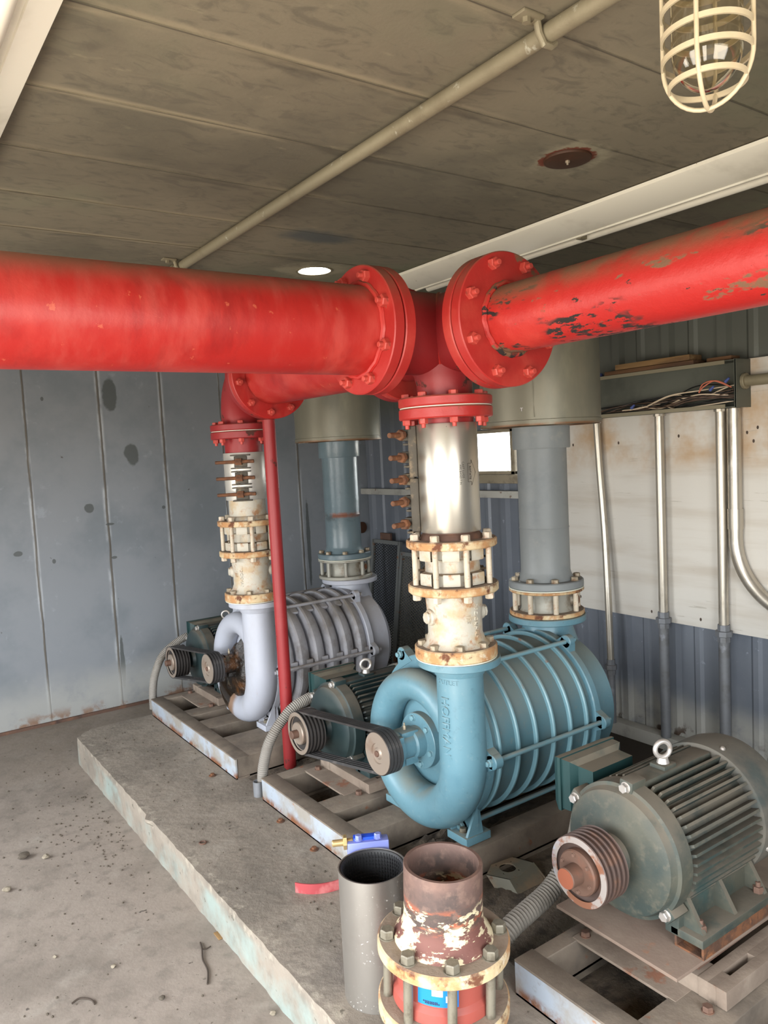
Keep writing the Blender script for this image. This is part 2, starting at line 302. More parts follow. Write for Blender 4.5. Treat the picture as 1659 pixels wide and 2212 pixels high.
MAT['ceiling'] = mat('grimy_panel_ceiling', (119, 110, 91), .8, 0, [
    dict(c=(90, 84, 70), s=1.3, lo=.42, hi=.66, f=.75),
    dict(c=(84, 78, 66), s=10, lo=.48, hi=.68, f=.55, dist=1.2, st=(1, 2, 1)),
    dict(c=(112, 116, 90), s=.9, lo=.5, hi=.7, off=9, f=.6),
    dict(c=(140, 132, 106), s=7, lo=.64, hi=.76, st=(1, 2.4, 1), f=.6),
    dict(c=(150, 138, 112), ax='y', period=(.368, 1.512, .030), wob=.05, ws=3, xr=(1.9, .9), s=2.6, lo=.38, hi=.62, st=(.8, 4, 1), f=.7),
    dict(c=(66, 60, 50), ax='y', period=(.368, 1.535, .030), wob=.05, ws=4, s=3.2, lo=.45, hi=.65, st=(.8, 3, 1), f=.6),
    dict(c=(52, 46, 38), ax='y', period=(.368, 1.512, .004), wob=.006, ws=2, s=2, lo=.3, hi=.5, f=.7),
    dict(c=(64, 70, 72), spots=[(1.62, 2.66, 2.45, .24, .11, 1)], wob=1.0, ws=6, edge=.3, f=.8),
    dict(c=(150, 142, 118), spots=[(1.865, 1.62, 2.45, .16, .16, 1), (1.865, 3.15, 2.45, .2, .17, 1)], wob=1.2, ws=10, edge=.55, s=8, lo=.35, hi=.6, f=.75),
    dict(c=(104, 50, 30), spots=[(1.865, 1.62, 2.45, .085, .085, 1)], wob=.7, ws=26, edge=.9)], bump=(26, .25))
MAT['plywood'] = mat('white_washed_plywood', (204, 199, 190), .7, 0, [
    dict(c=(182, 172, 158), s=3, lo=.45, hi=.7, st=(1, .25, 3), f=.7),
    dict(c=(176, 140, 96), s=2.4, lo=.38, hi=.6, zr=(1.38, 1.5), wob=.25, ws=2.5, f=.75),
    dict(c=(160, 152, 138), s=20, lo=.66, hi=.7, st=(1, .2, 3), f=.6),
    dict(c=(70, 56, 46), spots=[(0, y - 1.7, z, 1, .006, .009) for y, z in ((2.95, 1.58), (2.64, 1.58), (2.28, 1.6), (1.93, 1.6), (2.93, .72), (2.46, .70), (2.18, .70), (2.4, 1.33), (2.1, 1.75), (1.88, 1.62), (1.90, 1.56))], wob=.5, ws=40)], bump=(14, .2, .003, (1, .2, 4)))
MAT['galv'] = mat('galvanised_conduit', (190, 182, 168), .36, .75, [dict(c=(128, 116, 100), s=10, lo=.55, hi=.7, f=.6, st=(1, 1, .5)), dict(c=(222, 216, 206), s=6, lo=.55, hi=.7, f=.5)])
MAT['galv_dark'] = mat('weathered_grey_conduit', (122, 124, 128), .55, .3, [dict(c=(96, 94, 90), s=7, lo=.45, hi=.68, f=.7), dict(c=(160, 164, 172), s=14, lo=.6, hi=.72, f=.5)])
MAT['galv_old'] = mat('dusty_ceiling_conduit', (134, 125, 102), .6, .25, [dict(c=(122, 112, 90), s=9, lo=.5, hi=.7, f=.8), dict(c=(170, 166, 148), s=30, lo=.62, hi=.72)], bump=(60, .3))
MAT['flex'] = mat('grey_flexible_conduit', (132, 127, 120), .7, 0, [dict(c=(112, 104, 94), s=9, lo=.45, hi=.66, f=.7)])
MAT['flex_dark'] = mat('dirty_flexible_conduit', (112, 106, 98), .75, 0, [dict(c=(84, 78, 70), s=9, lo=.45, hi=.66, f=.8)])
MAT['flex_metal'] = mat('shiny_armoured_cable', (196, 190, 172), .35, .7)
MAT['white_enamel'] = mat('cream_white_enamel', (238, 232, 214), .4, 0, [dict(c=(190, 182, 160), s=3, lo=.5, hi=.7, f=.5), dict(c=(150, 120, 80), s=18, lo=.72, hi=.75)])
MAT['cage'] = mat('cream_cage_paint', (184, 170, 142), .45, 0, [dict(c=(176, 156, 124), s=18, lo=.5, hi=.7, f=.6)])
MAT['glass'] = mat('clear_glass', (244, 240, 228), .02, 0, trans=1.0)
MAT['pane'] = mat('window_glass', (250, 252, 250), .0, 0, trans=1.0)
MAT['vent_rust'] = mat('rusty_roof_vent_cap', (64, 38, 20), .6, .2, [dict(c=(88, 44, 24), s=14, lo=.55, hi=.75)])
MAT['frame_tan'] = mat('tan_window_frame', (140, 130, 110), .6, 0, [dict(c=(110, 100, 84), s=12, lo=.5, hi=.7)])
MAT['girt'] = mat('pale_wall_girt', (168, 166, 158), .6, 0, [dict(c=(98, 72, 52), s=22, lo=.66, hi=.7), dict(c=(140, 138, 130), s=6, lo=.45, hi=.7)])
MAT['trough'] = mat('grey_green_trough_enamel', (84, 86, 76), .5, 0, [dict(c=(66, 68, 60), s=5, lo=.45, hi=.7, f=.7), dict(c=(96, 52, 34), s=16, lo=.7, hi=.73)])
MAT['trough_lip'] = mat('worn_trough_lip', (132, 124, 102), .6, .1)
MAT['wood'] = mat('weathered_board', (134, 104, 66), .8, 0, [dict(c=(96, 70, 44), s=6, lo=.45, hi=.66, st=(2, .3, 2)), dict(c=(164, 140, 100), s=9, lo=.6, hi=.75)])
MAT['wood_dark'] = mat('brown_board', (100, 70, 44), .8, 0, [dict(c=(70, 48, 32), s=6, lo=.45, hi=.66, st=(2, .3, 2))])
MAT['blue_cap'] = mat('blue_plastic', (70, 84, 140), .5)
MAT['wire_black'] = mat('black_wire', (26, 25, 24), .5)
MAT['wire_white'] = mat('cream_wire', (206, 186, 160), .5)
MAT['wire_red'] = mat('salmon_wire', (206, 120, 94), .5)
MAT['wire_brown'] = mat('dull_brown_wire', (84, 66, 54), .5)
MAT['screen'] = mat('dark_expanded_steel', (40, 40, 39), .6, .3)
MAT['screen_pale'] = mat('grey_expanded_steel', (112, 108, 98), .6, .3)
MAT['screen_frame'] = mat('grey_screen_frame', (106, 108, 106), .6, .2, [dict(c=(120, 76, 46), s=9, lo=.62, hi=.68)])
MAT['stone'] = mat('pale_pebble', (138, 128, 112), .9, 0, bump=(40, .5))
MAT['stone_dark'] = mat('dark_clod', (84, 76, 66), .95, 0, bump=(40, .6))
MAT['twig'] = mat('dark_twig', (62, 52, 44), .9)
MAT['red_strip'] = mat('faded_pink_red_paint', (160, 62, 66), .6, 0, [dict(c=(190, 116, 114), s=12, lo=.5, hi=.66, f=.7), dict(c=(130, 96, 60), s=9, lo=.66, hi=.72)])
MAT['guard'] = mat('chipped_grey_green_steel', (104, 102, 90), .7, .1, [dict(c=(138, 116, 92), s=9, lo=.45, hi=.66, f=.7), dict(c=(96, 74, 56), s=20, lo=.62, hi=.68)])
MAT['dirt'] = mat('loose_dirt', (92, 82, 70), 1.0, 0, [dict(c=(64, 56, 48), s=20, lo=.45, hi=.65)], bump=(50, 1.0, .01))

# ------------------------------------------------------------------ mesh helpers
def perp(a):
    a = a.normalized()
    u = a.cross(Vector((0, 0, 1)))
    if u.length < 1e-4: u = Vector((1, 0, 0))
    u.normalize()
    return u, a.cross(u).normalized()

def BM(): return bmesh.new()

def box(bm, lo, hi, bev=0.0, rot=None, about=None):
    lo = Vector(lo); hi = Vector(hi)
    r = bmesh.ops.create_cube(bm, size=1.0)
    vs = r['verts']
    bmesh.ops.scale(bm, vec=hi - lo, verts=vs)
    bmesh.ops.translate(bm, vec=(lo + hi) / 2, verts=vs)
    if rot is not None:
        bmesh.ops.rotate(bm, cent=Vector(about) if about is not None else (lo + hi) / 2, matrix=rot, verts=vs)
    if bev > 0:
        es = list({e for v in vs for e in v.link_edges})
        bmesh.ops.bevel(bm, geom=es, offset=bev, segments=2, affect='EDGES', profile=.6)
    return vs

def lathe(bm, prof, o, axis, seg=64, arc=None, start=0.0):
    """revolve (radius, height) pairs about an axis through o"""
    o = Vector(o); a = Vector(axis).normalized(); u, v = perp(a)
    full = arc is None
    n = seg if full else seg + 1
    rings = []
    for r, h in prof:
        if r < 1e-6:
            rings.append([bm.verts.new(o + a * h)])
        else:
            ring = []
            for i in range(n):
                t = start + (2 * PI * i / seg if full else arc * i / seg)
                ring.append(bm.verts.new(o + a * h + (u * math.cos(t) + v * math.sin(t)) * r))
            rings.append(ring)
    for A, B in zip(rings[:-1], rings[1:]):
        m = n if full else n - 1
        for i in range(m):
            j = (i + 1) % n
            if len(A) == 1 and len(B) == 1: continue
            if len(A) == 1: bm.faces.new((A[0], B[i], B[j]))
            elif len(B) == 1: bm.faces.new((A[i], B[0], A[j]))
            else: bm.faces.new((A[i], B[i], B[j], A[j]))
    return bm

def disc(bm, o, axis, r, th, seg=64, hole=0.0, bev=.002):
    p = [(hole, 0), (r - bev, 0), (r, bev), (r, th - bev), (r - bev, th), (hole, th)]
    if hole > 0: p.append((hole, 0))
    return lathe(bm, p, o, axis, seg)

def cyl(bm, p0, p1, r, r1=None, seg=32, bev=.0):
    p0 = Vector(p0); p1 = Vector(p1); h = (p1 - p0).length
    r1 = r if r1 is None else r1
    if bev: pr = [(0, 0), (r - bev, 0), (r, bev), (r1, h - bev), (r1 - bev, h), (0, h)]
    else: pr = [(0, 0), (r, 0), (r1, h), (0, h)]
    return lathe(bm, pr, p0, p1 - p0, seg)

def pipe(bm, p0, p1, r, wall=.008, seg=64):
    p0 = Vector(p0); p1 = Vector(p1); h = (p1 - p0).length
    return lathe(bm, [(r - wall, 0), (r, 0), (r, h), (r - wall, h), (r - wall, 0)], p0, p1 - p0, seg)

def hexa(bm, c, axis, r, h, start=0.0):
    return lathe(bm, [(0, 0), (r, 0), (r, h * .85), (r * .86, h), (0, h)], c, axis, 6, start=start)

def tube(bm, pts, r, seg=10, closed=False, caps=True):
    pts = [Vector(p) for p in pts]; n = len(pts)
    rad = r if isinstance(r, (list, tuple)) else [r] * n
    tang = []
    for i in range(n):
        if closed: t = pts[(i + 1) % n] - pts[i - 1]
        else: t = pts[min(i + 1, n - 1)] - pts[max(i - 1, 0)]
        tang.append(t.normalized())
    u, v = perp(tang[0]); rings = []
    for i in range(n):
        u = (u - tang[i] * u.dot(tang[i])).normalized(); w = tang[i].cross(u)
        rings.append([bm.verts.new(pts[i] + (u * math.cos(2 * PI * k / seg) + w * math.sin(2 * PI * k / seg)) * rad[i]) for k in range(seg)])
    m = n if closed else n - 1
    for i in range(m):
        A = rings[i]; B = rings[(i + 1) % n]
        for k in range(seg):
            bm.faces.new((A[k], A[(k + 1) % seg], B[(k + 1) % seg], B[k]))
    if caps and not closed:
        bm.faces.new(rings[0][::-1]); bm.faces.new(rings[-1])
    return bm

def spline(P, n=12, closed=False):
    P = [Vector(p) for p in P]; out = []; m = len(P)
    for i in range(m if closed else m - 1):
        if closed: p0, p1, p2, p3 = P[i - 1], P[i], P[(i + 1) % m], P[(i + 2) % m]
        else: p0, p1, p2, p3 = P[max(i - 1, 0)], P[i], P[i + 1], P[min(i + 2, m - 1)]
        for k in range(n):
            t = k / n
            out.append(0.5 * ((2 * p1) + (-p0 + p2) * t + (2 * p0 - 5 * p1 + 4 * p2 - p3) * t * t + (-p0 + 3 * p1 - 3 * p2 + p3) * t ** 3))
    if not closed: out.append(P[-1])
    return out

def prism(bm, poly, d):
    """extrude a planar polygon (list of 3-D points) by vector d"""
    A = [bm.verts.new(Vector(p)) for p in poly]; B = [bm.verts.new(Vector(p) + Vector(d)) for p in poly]
    bm.faces.new(A[::-1]); bm.faces.new(B)
    for i in range(len(A)):
        j = (i + 1) % len(A); bm.faces.new((A[i], A[j], B[j], B[i]))
    return bm

BASE = {}
def link(name, me, parent, loc=(0, 0, 0)):
    o = bpy.data.objects.new(name, me); col.objects.link(o)
    if parent is not None: o.parent = parent
    o.location = loc
    return o

def obj(name, bm, m, parent=None, smooth=35, label=None):
    """link a bmesh (world coordinates) as one mesh object; its mesh is stored relative to its thing"""
    base = BASE[parent.name] if parent is not None else None
    if base is not None: bmesh.ops.translate(bm, vec=-base, verts=bm.verts)
    bmesh.ops.remove_doubles(bm, verts=bm.verts, dist=1e-5)
    bmesh.ops.recalc_face_normals(bm, faces=bm.faces)
    me = bpy.data.meshes.new(name); bm.to_mesh(me); bm.free()
    me.materials.append(MAT[m])
    if smooth:
        for p in me.polygons: p.use_smooth = True
        me.set_sharp_from_angle(angle=math.radians(smooth))
    o = link(name, me, parent)
    if base is not None: BASE[o.name] = base
    if label: o['label'] = label
    return o

def thing(name, label, cat, loc, group=None):
    o = bpy.data.objects.new(name, None); col.objects.link(o); o.empty_display_size = .05
    o.location = loc; BASE[o.name] = Vector(loc)
    o['label'] = label; o['category'] = cat
    if group: o['group'] = group
    return o

def single(name, bm, m, label, cat, loc, group=None, smooth=35):
    """a thing that is one mesh"""
    loc = Vector(loc); bmesh.ops.translate(bm, vec=-loc, verts=bm.verts)
    o = obj(name, bm, m, None, smooth); o.location = loc; BASE[o.name] = loc
    o['label'] = label; o['category'] = cat
    if group: o['group'] = group
    return o

def struct(name, bm, m, parent=None, smooth=30, loc=None):
    if loc is not None:
        bmesh.ops.translate(bm, vec=-Vector(loc), verts=bm.verts)
    o = obj(name, bm, m, parent, smooth)
    if loc is not None: o.location = loc
    if parent is None: o['kind'] = 'structure'; BASE[o.name] = Vector(loc) if loc is not None else Vector((0, 0, 0))
    return o

_bolt = {}
def bolt_mesh(kind, r, h, m):
    key = (kind, r, h, m)
    if key in _bolt: return _bolt[key]
    bm = BM()
    if kind == 'head':
        disc(bm, (0, 0, 0), (0, 0, 1), r * 1.15, .002, 18, bev=.0005); hexa(bm, (0, 0, .002), (0, 0, 1), r, h)
    elif kind == 'nut':
        hexa(bm, (0, 0, 0), (0, 0, 1), r, h); cyl(bm, (0, 0, h * .5), (0, 0, h * 1.75), r * .5, r * .46, 14, bev=.001)
    elif kind == 'stud':
        cyl(bm, (0, 0, 0), (0, 0, h), r, seg=14)
    elif kind == 'tee':   # long threaded bolt with a nut
        cyl(bm, (0, 0, -h * .2), (0, 0, h), r, r * .95, 14, bev=.002); hexa(bm, (0, 0, h * .18), (0, 0, 1), r * 2.0, h * .2)
    bmesh.ops.recalc_face_normals(bm, faces=bm.faces)
    me = bpy.data.meshes.new(kind); bm.to_mesh(me); bm.free(); me.materials.append(MAT[m])
    for p in me.polygons: p.use_smooth = True
    me.set_sharp_from_angle(angle=math.radians(30))
    _bolt[key] = me
    return me

def bolt(parent, p, axis, r=.013, h=.015, m='bolt_steel', kind='head', name='bolt', spin=None):
    me = bolt_mesh(kind, r, h, m)
    o = bpy.data.objects.new(name, me); col.objects.link(o); o.parent = parent
    o.location = Vector(p) - BASE[parent.name]
    q = Vector(axis).to_track_quat('Z', 'Y')
    o.rotation_euler = (q.to_matrix() @ Matrix.Rotation(random.random() * 6 if spin is None else spin, 3, 'Z')).to_euler()
    return o

def ringpts(c, axis, r, n, ph=0.0):
    c = Vector(c); u, v = perp(Vector(axis))
    return [c + (u * math.cos(ph + 2 * PI * i / n) + v * math.sin(ph + 2 * PI * i / n)) * r for i in range(n)]

def text_bm(s, size, ext):
    cu = bpy.data.curves.new('lettering', 'FONT'); cu.body = s; cu.size = size; cu.extrude = ext
    cu.align_x = 'CENTER'; cu.align_y = 'CENTER'; cu.resolution_u = 2
    o = bpy.data.objects.new('lettering', cu); col.objects.link(o)
    dg = bpy.context.evaluated_depsgraph_get(); me = bpy.data.meshes.new_from_object(o.evaluated_get(dg))
    bm = BM(); bm.from_mesh(me)
    bpy.data.objects.remove(o); bpy.data.curves.remove(cu); bpy.data.meshes.remove(me)
    return bm

def text_on_cyl(bm, c, r, az, z, vertical=True):
    """wrap flat lettering (x right, y up, z out) on a vertical cylinder; vertical reads top to bottom"""
    c = Vector(c)
    for v in bm.verts:
        x, y, o = v.co
        if vertical: s, t = y, -x
        else: s, t = x, y
        a = az + s / r
        v.co = Vector((c.x + math.cos(a) * (r + o), c.y + math.sin(a) * (r + o), z + t))
    return bm

# ------------------------------------------------------------------ the room
XL, XR, YF, YB, ZC = -1.3, 3.42, -0.9, 5.12, 2.45
bm = BM(); box(bm, (XL - .1, YF - .1, -.1), (XR + .1, YB + .1, 0)); struct('floor', bm, 'concrete', smooth=0)

bm = BM()   # ceiling with the open roof vent cut out
cs = [bm.verts.new(p) for p in ((XL, YF, ZC), (XR, YF, ZC), (XR, YB, ZC), (XL, YB, ZC))]
ed = [bm.edges.new((cs[i], cs[(i + 1) % 4])) for i in range(4)]
hc = Vector((1.868, 3.150, ZC)); hs = [bm.verts.new(hc + Vector((math.cos(t) * .078, math.sin(t) * .078, 0))) for t in [2 * PI * i / 40 for i in range(40)]]
ed += [bm.edges.new((hs[i], hs[(i + 1) % 40])) for i in range(40)]
bmesh.ops.triangle_fill(bm, use_beauty=True, edges=ed)
r_ = bmesh.ops.extrude_face_region(bm, geom=list(bm.faces)); bmesh.ops.translate(bm, vec=(0, 0, .014), verts=[g for g in r_['geom'] if isinstance(g, bmesh.types.BMVert)])
for k in range(16):
    y = 1.512 + .368 * (k - 6)
    if YF < y < YB and abs(y - 3.15) > .1: box(bm, (XL, y - .003, ZC - .002), (XR, y + .003, ZC + .001))
struct('ceiling', bm, 'ceiling', smooth=0)

bm = BM(); box(bm, (XL - .1, YB, 0), (XR + .1, YB + .1, ZC + .06))
for x, w in SEAM: box(bm, (x - .004, YB - .003, .02), (x + .004, YB + .001, ZC))
struct('wall_end', bm, 'end_wall', smooth=0)

def ribbed(bm, y0, y1, z0, z1, x):
    pr = [(0, 0), (.10, 0), (.115, -.012), (.14, -.012), (.155, 0), (.225, 0), (.24, -.028), (.285, -.028), (.30, 0)]
    ys = []
    k = math.floor(y0 / .30)
    while k * .30 < y1:
        for dy, dx in pr[:-1]: ys.append((k * .30 + dy, dx))
        k += 1
    ys.append((k * .3, 0))
    def at(y):
        for (a, da), (b, db) in zip(ys[:-1], ys[1:]):
            if a <= y <= b: return da + (db - da) * (y - a) / (b - a)
        return 0
    pts = [(y0, at(y0))] + [(a, d) for a, d in ys if y0 < a < y1] + [(y1, at(y1))]
    A = [bm.verts.new((x + d, y, z0)) for y, d in pts]; B = [bm.verts.new((x + d, y, z1)) for y, d in pts]
    for i in range(len(A) - 1): bm.faces.new((A[i], A[i + 1], B[i + 1], B[i]))
    box(bm, (x + .012, y0, z0), (x + .06, y1, z1))
WY0, WY1, WZ0, WZ1 = 3.385, 3.90, 1.415, 1.70
bm = BM()
ribbed(bm, YF, WY0, 0, ZC, XR); ribbed(bm, WY1, YB, 0, ZC, XR); ribbed(bm, WY0, WY1, 0, WZ0, XR); ribbed(bm, WY0, WY1, WZ1, ZC, XR)
struct('wall_right', bm, 'right_wall', smooth=0)
def wall_with_holes(bm, axis, at, thick, a0, a1, z0, z1, holes):
    """slab with rectangular openings; a runs along the wall"""
    def piece(p, q, za, zb):
        if q - p < 1e-4 or zb - za < 1e-4: return
        if axis == 'x': box(bm, (at - thick, p, za), (at, q, zb))
        else: box(bm, (p, at - thick, za), (q, at, zb))
    cur = a0
    for p, q, za, zb in sorted(holes):
        piece(cur, p, z0, z1); piece(p, q, z0, za); piece(p, q, zb, z1); cur = q
    piece(cur, a1, z0, z1)
bm = BM(); wall_with_holes(bm, 'y', YF, .1, XL - .1, XR + .1, 0, ZC + .06, [(-.1, 1.3, .75, 1.95)]); struct('wall_front', bm, 'end_wall', smooth=0)  # unseen opening added to let more sky light in
bm = BM(); wall_with_holes(bm, 'x', XL, .1, YF, YB, 0, ZC + .06, [(-.8, 1.70, 0.01, 1.98), (2.6, 4.1, .6, 1.75)]); struct('wall_left', bm, 'end_wall', smooth=0)  # unseen doorway inferred from the light; second opening added to fill the far end

# window with sash, pane and sill
bm = BM(); fx0, fx1 = XR - .03, XR + .05
y0, y1, z0, z1 = WY0 + .055, WY1, WZ0, WZ1
box(bm, (fx0, y0, z0), (fx1, y0 + .035, z1), .003); box(bm, (fx0, y1 - .03, z0), (fx1, y1, z1), .003)
box(bm, (fx0, y0, z1 - .02), (fx1, y1, z1), .003); box(bm, (fx0, y0, z0), (fx1, y1, z0 + .022), .003)
wf = struct('window_1', bm, 'frame_tan')
bm = BM(); box(bm, (XR + .02, y0 + .03, z0 + .02), (XR + .024, y1 - .03, z1 - .018)); obj('pane', bm, 'pane', wf, 0)
bm = BM(); box(bm, (XR - .05, WY0 - .02, WZ0 - .055), (XR + .03, WY1 + .02, WZ0 - .001), .004); obj('window_sill', bm, 'frame_tan', wf)
bm = BM(); box(bm, (XR - .075, 3.20, 1.27), (XR - .030, YB, 1.315), .003); struct('trim_1', bm, 'girt')
bm = BM()
box(bm, (XR - .10, YF, .0), (XR - .03, YB, .07), .004); struct('baseboard_right', bm, 'girt')
bm = BM(); box(bm, (XL, YB - .02, 0), (XR - .1, YB - .003, .018)); struct('baseboard_end', bm, 'rust_dark')

# plywood backboard on the right wall
bm = BM(); box(bm, (XR - .052, 0.4, .66), (XR - .030, 3.05, 1.93), .002)
single('plywood_backboard', bm, 'plywood', 'large white-washed plywood sheet on the ribbed wall behind the conduits', 'board', (XR - .03, 1.7, 0))

# concrete plinth
bm = BM()
px0, px1, py0, py1, rr = .905, 2.60, -.6, 4.39, .09
poly = [(px1, py0), (px1, py1), ]
poly += [(px0 + rr - rr * math.sin(t), py1 - rr + rr * math.cos(t)) for t in [i * PI / 16 for i in range(9)]]
edge = [(px0 + .0014 * math.sin(y * 31) + .0014 * math.sin(y * 67 + 1), y) for y in [py1 - rr - .04 - i * .04 for i in range(int((py1 - rr - py0) / .04))]]
poly += edge + [(px0, py0)]
prism(bm, [(x, y, 0) for x, y in poly], (0, 0, .15))
es = [e for e in bm.edges if all(v.co.z > .14 for v in e.verts) and e.calc_length() < 1.2]
bmesh.ops.bevel(bm, geom=es, offset=.022, segments=3, affect='EDGES')
single('concrete_plinth', bm, 'plinth', 'long low concrete plinth carrying the blowers and motors', 'plinth', (px0, 2, 0))

# ------------------------------------------------------------------ skids
SKX0, SKX1, SKZ0, SKZ1 = 1.335, 2.46, .15, .25
def skid(ya, yb, rails, plate, label):
    t = thing('skid_frame', label, 'skid', (SKX0, (ya + yb) / 2, SKZ0), 'steel skid frames on the plinth')
    bm = BM(); box(bm, (SKX0, ya, SKZ0), (SKX0 + .009, yb, SKZ1 - .006), .001)
    obj('channel_web', bm, 'channel_white', t, label='pale blue outer face with rust along its foot')
    bm = BM(); box(bm, (SKX0 - .001, ya, SKZ1 - .007), (SKX0 + .067, yb, SKZ1), .0015); box(bm, (SKX0, ya, SKZ0), (SKX0 + .067, yb, SKZ0 + .007))
    obj('channel_flange', bm, 'steel_frame', t)
    for a, b in rails:
        bm = BM(); box(bm, (SKX0 + .066, a, SKZ1 - .007), (SKX1, b, SKZ1 - .0005), .001)
        box(bm, (SKX0 + .012, a, SKZ0), (SKX1, a + .008, SKZ1 - .006)); box(bm, (SKX0 + .012, a, SKZ0), (SKX1, b, SKZ0 + .007))
        obj('cross_rail', bm, 'steel_frame', t)
    bm = BM(); box(bm, (SKX1 - .009, ya, SKZ0), (SKX1, yb, SKZ1)); box(bm, (SKX1 - .07, ya, SKZ1 - .007), (SKX1, yb, SKZ1 - .001)); obj('rear_channel', bm, 'steel_frame', t)
    bm = BM(); box(bm, (plate[0], plate[1], SKZ1 - .006), (SKX1 - .05, plate[2], SKZ1 + .0015), .001); obj('deck_plate', bm, 'slide', t)
    return t
skid(3.20, 4.36, [(4.29, 4.355), (3.905, 4.02), (3.66, 3.80), (3.205, 3.49)], (1.49, 4.0, 4.30), 'far skid frame under the pale grey blower, nearest the end wall')
skid(1.90, 2.93, [(2.86, 2.925), (2.45, 2.57), (2.24, 2.36), (1.905, 1.985)], (1.51, 2.55, 2.87), 'middle skid frame under the teal blower, white rusty front face')
skid(.43, 1.425, [(1.375, 1.42), (.95, 1.09), (.70, .80), (.435, .52)], (1.52, 1.07, 1.39), 'nearest skid frame under the uncoupled dusty motor')

# ------------------------------------------------------------------ motors
def sheave(bm, o, ax, r, w, n, gd=.012):
    p = [(0, w * .35), (r * .45, w * .35), (r * .5, w * .18), (r * .82, w * .12), (r * .88, 0), (r * .98, 0)]
    step = w / n
    for i in range(n):
        a = i * step
        p += [(r, a + step * .12), (r - gd, a + step * .42), (r - gd, a + step * .58), (r, a + step * .88)]
    p += [(r * .98, w), (0, w)]
    lathe(bm, p, o, ax, 64)

def motor(x0, y, z, label, dusty=False, belted=True):
    """x0 is the front face of the pulley; the shaft runs along +x at (y, z)"""
    t = thing('electric_motor', label, 'motor', (x0 + .36, y, z - .185), 'belt drive motors on the skids')
    X = Vector((1, 0, 0)); o = Vector((x0, y, z))
    body_m = 'motor_dusty' if dusty else 'motor'
    def an(a, r, x): return o + Vector((x, -math.cos(a) * r, math.sin(a) * r))
    # finned frame
    bm = BM(); lathe(bm, [(0, .19), (.150, .19), (.150, .55), (0, .55)], o, X, 64)
    n = 46
    for i in range(n):
        a = 2 * PI * i / n + .03
        deg = math.degrees(a) % 360
        if 78 < deg < 102 or 238 < deg < 302: continue
        u = Vector((0, -math.cos(a), math.sin(a))); w = Vector((0, math.sin(a), math.cos(a))) * .0036
        p = [o + u * .147 + X * .215, o + u * .172 + X * .232, o + u * .174 + X * .53, o + u * .147 + X * .53]
        prism(bm, [q - w for q in p], w * 2)
    box(bm, (x0 + .22, y - .03, z + .145), (x0 + .52, y + .03, z + .171), .006)
    obj('finned_frame', bm, body_m, t, 30)
    # front end bell with clamp lugs and a cast rib
    bm = BM(); lathe(bm, [(0, .105), (.035, .105), (.048, .11), (.055, .128), (.12, .14), (.145, .142), (.156, .148), (.160, .16), (.163, .166), (.172, .169), (.172, .214), (.166, .220), (.10, .22)], o, X, 72)
    for a in (math.radians(84), math.radians(-42), math.radians(150), math.radians(222)):
        c = an(a, .170, .19)
        box(bm, c - Vector((.026, .02, .02)), c + Vector((.03, .02, .02)), .005, Matrix.Rotation(-a, 3, 'X'), c)
    obj('end_bell', bm, body_m, t, 32)
    for a in (math.radians(84), math.radians(-42), math.radians(150), math.radians(222)):
        bolt(t, an(a, .172, .165), (-1, 0, 0), .0125, .013, 'bright_steel')
    # fan cover
    bm = BM(); lathe(bm, [(.150, .525), (.181, .525), (.182, .53), (.182, .625), (.175, .655), (.15, .672), (.12, .676), (.0, .676)], o, X, 72)
    obj('fan_cover', bm, 'fan_cover', t)
    for a in (math.radians(75), math.radians(-20)): bolt(t, an(a, .181, .55), an(a, 1, 0) - o, .006, .005, 'bright_steel', name='screw')
    # feet
    for s in (-1, 1):
        bm = BM(); zf = z - .185
        box(bm, (x0 + .205, y + s * .155 - .045, zf), (x0 + .535, y + s * .155 + .045, zf + .022), .003)
        for xx in (.225, .36, .50):
            prism(bm, [(x0 + xx, y + s * .19, zf + .02), (x0 + xx, y + s * .13, zf + .12), (x0 + xx, y + s * .08, zf + .10), (x0 + xx, y + s * .11, zf + .02)], (.014, 0, 0))
        box(bm, (x0 + .205, y + s * .115 - .02, zf), (x0 + .535, y + s * .115 + .02, zf + .085), .004)
        f = obj('foot', bm, body_m, t)
        for xx in (.24, .50):
            bolt(f, (x0 + xx, y + s * .172, zf + .022), (0, 0, 1), .014, .016, 'rust_dark', 'nut')
    # terminal box on the left flank with a flared lid
    bm = BM(); bx0, bx1 = x0 + .215, x0 + .40
    A = [Vector((bx0, y + .135, z + .03)), Vector((bx1, y + .135, z + .03)), Vector((bx1, y + .135, z + .15)), Vector((bx0, y + .135, z + .15))]
    c0 = sum(A, Vector()) / 4
    def lay(k, dy): return [bm.verts.new(c0 + (q - c0) * k + Vector((0, dy, 0))) for q in A]
    L_ = [lay(.92, 0), lay(.95, .05), lay(1.18, .062), lay(1.2, .09)]
    for P, Q in zip(L_[:-1], L_[1:]):
        for i in range(4): bm.faces.new((P[i], P[(i + 1) % 4], Q[(i + 1) % 4], Q[i]))
    bm.faces.new(L_[0]); bm.faces.new(L_[-1])
    tb = obj('terminal_box', bm, 'motor_box', t, 25)
    bm = BM(); L_ = [lay(1.27, .09), lay(1.27, .10), lay(1.06, .128)]
    for P, Q in zip(L_[:-1], L_[1:]):
        for i in range(4): bm.faces.new((P[i], P[(i + 1) % 4], Q[(i + 1) % 4], Q[i]))
    bm.faces.new(L_[0]); bm.faces.new(L_[-1])
    obj('lid', bm, 'motor_box', tb, 25)
    # lifting eye
    bm = BM(); ec = o + Vector((.345, 0, .217))
    box(bm, ec + Vector((-.026, -.024, -.055)), ec + Vector((.026, .024, -.036)), .004)
    obj('eye_boss', bm, body_m, t)
    bm = BM(); cyl(bm, ec + Vector((0, 0, -.037)), ec + Vector((0, 0, -.022)), .017, .013, 20)
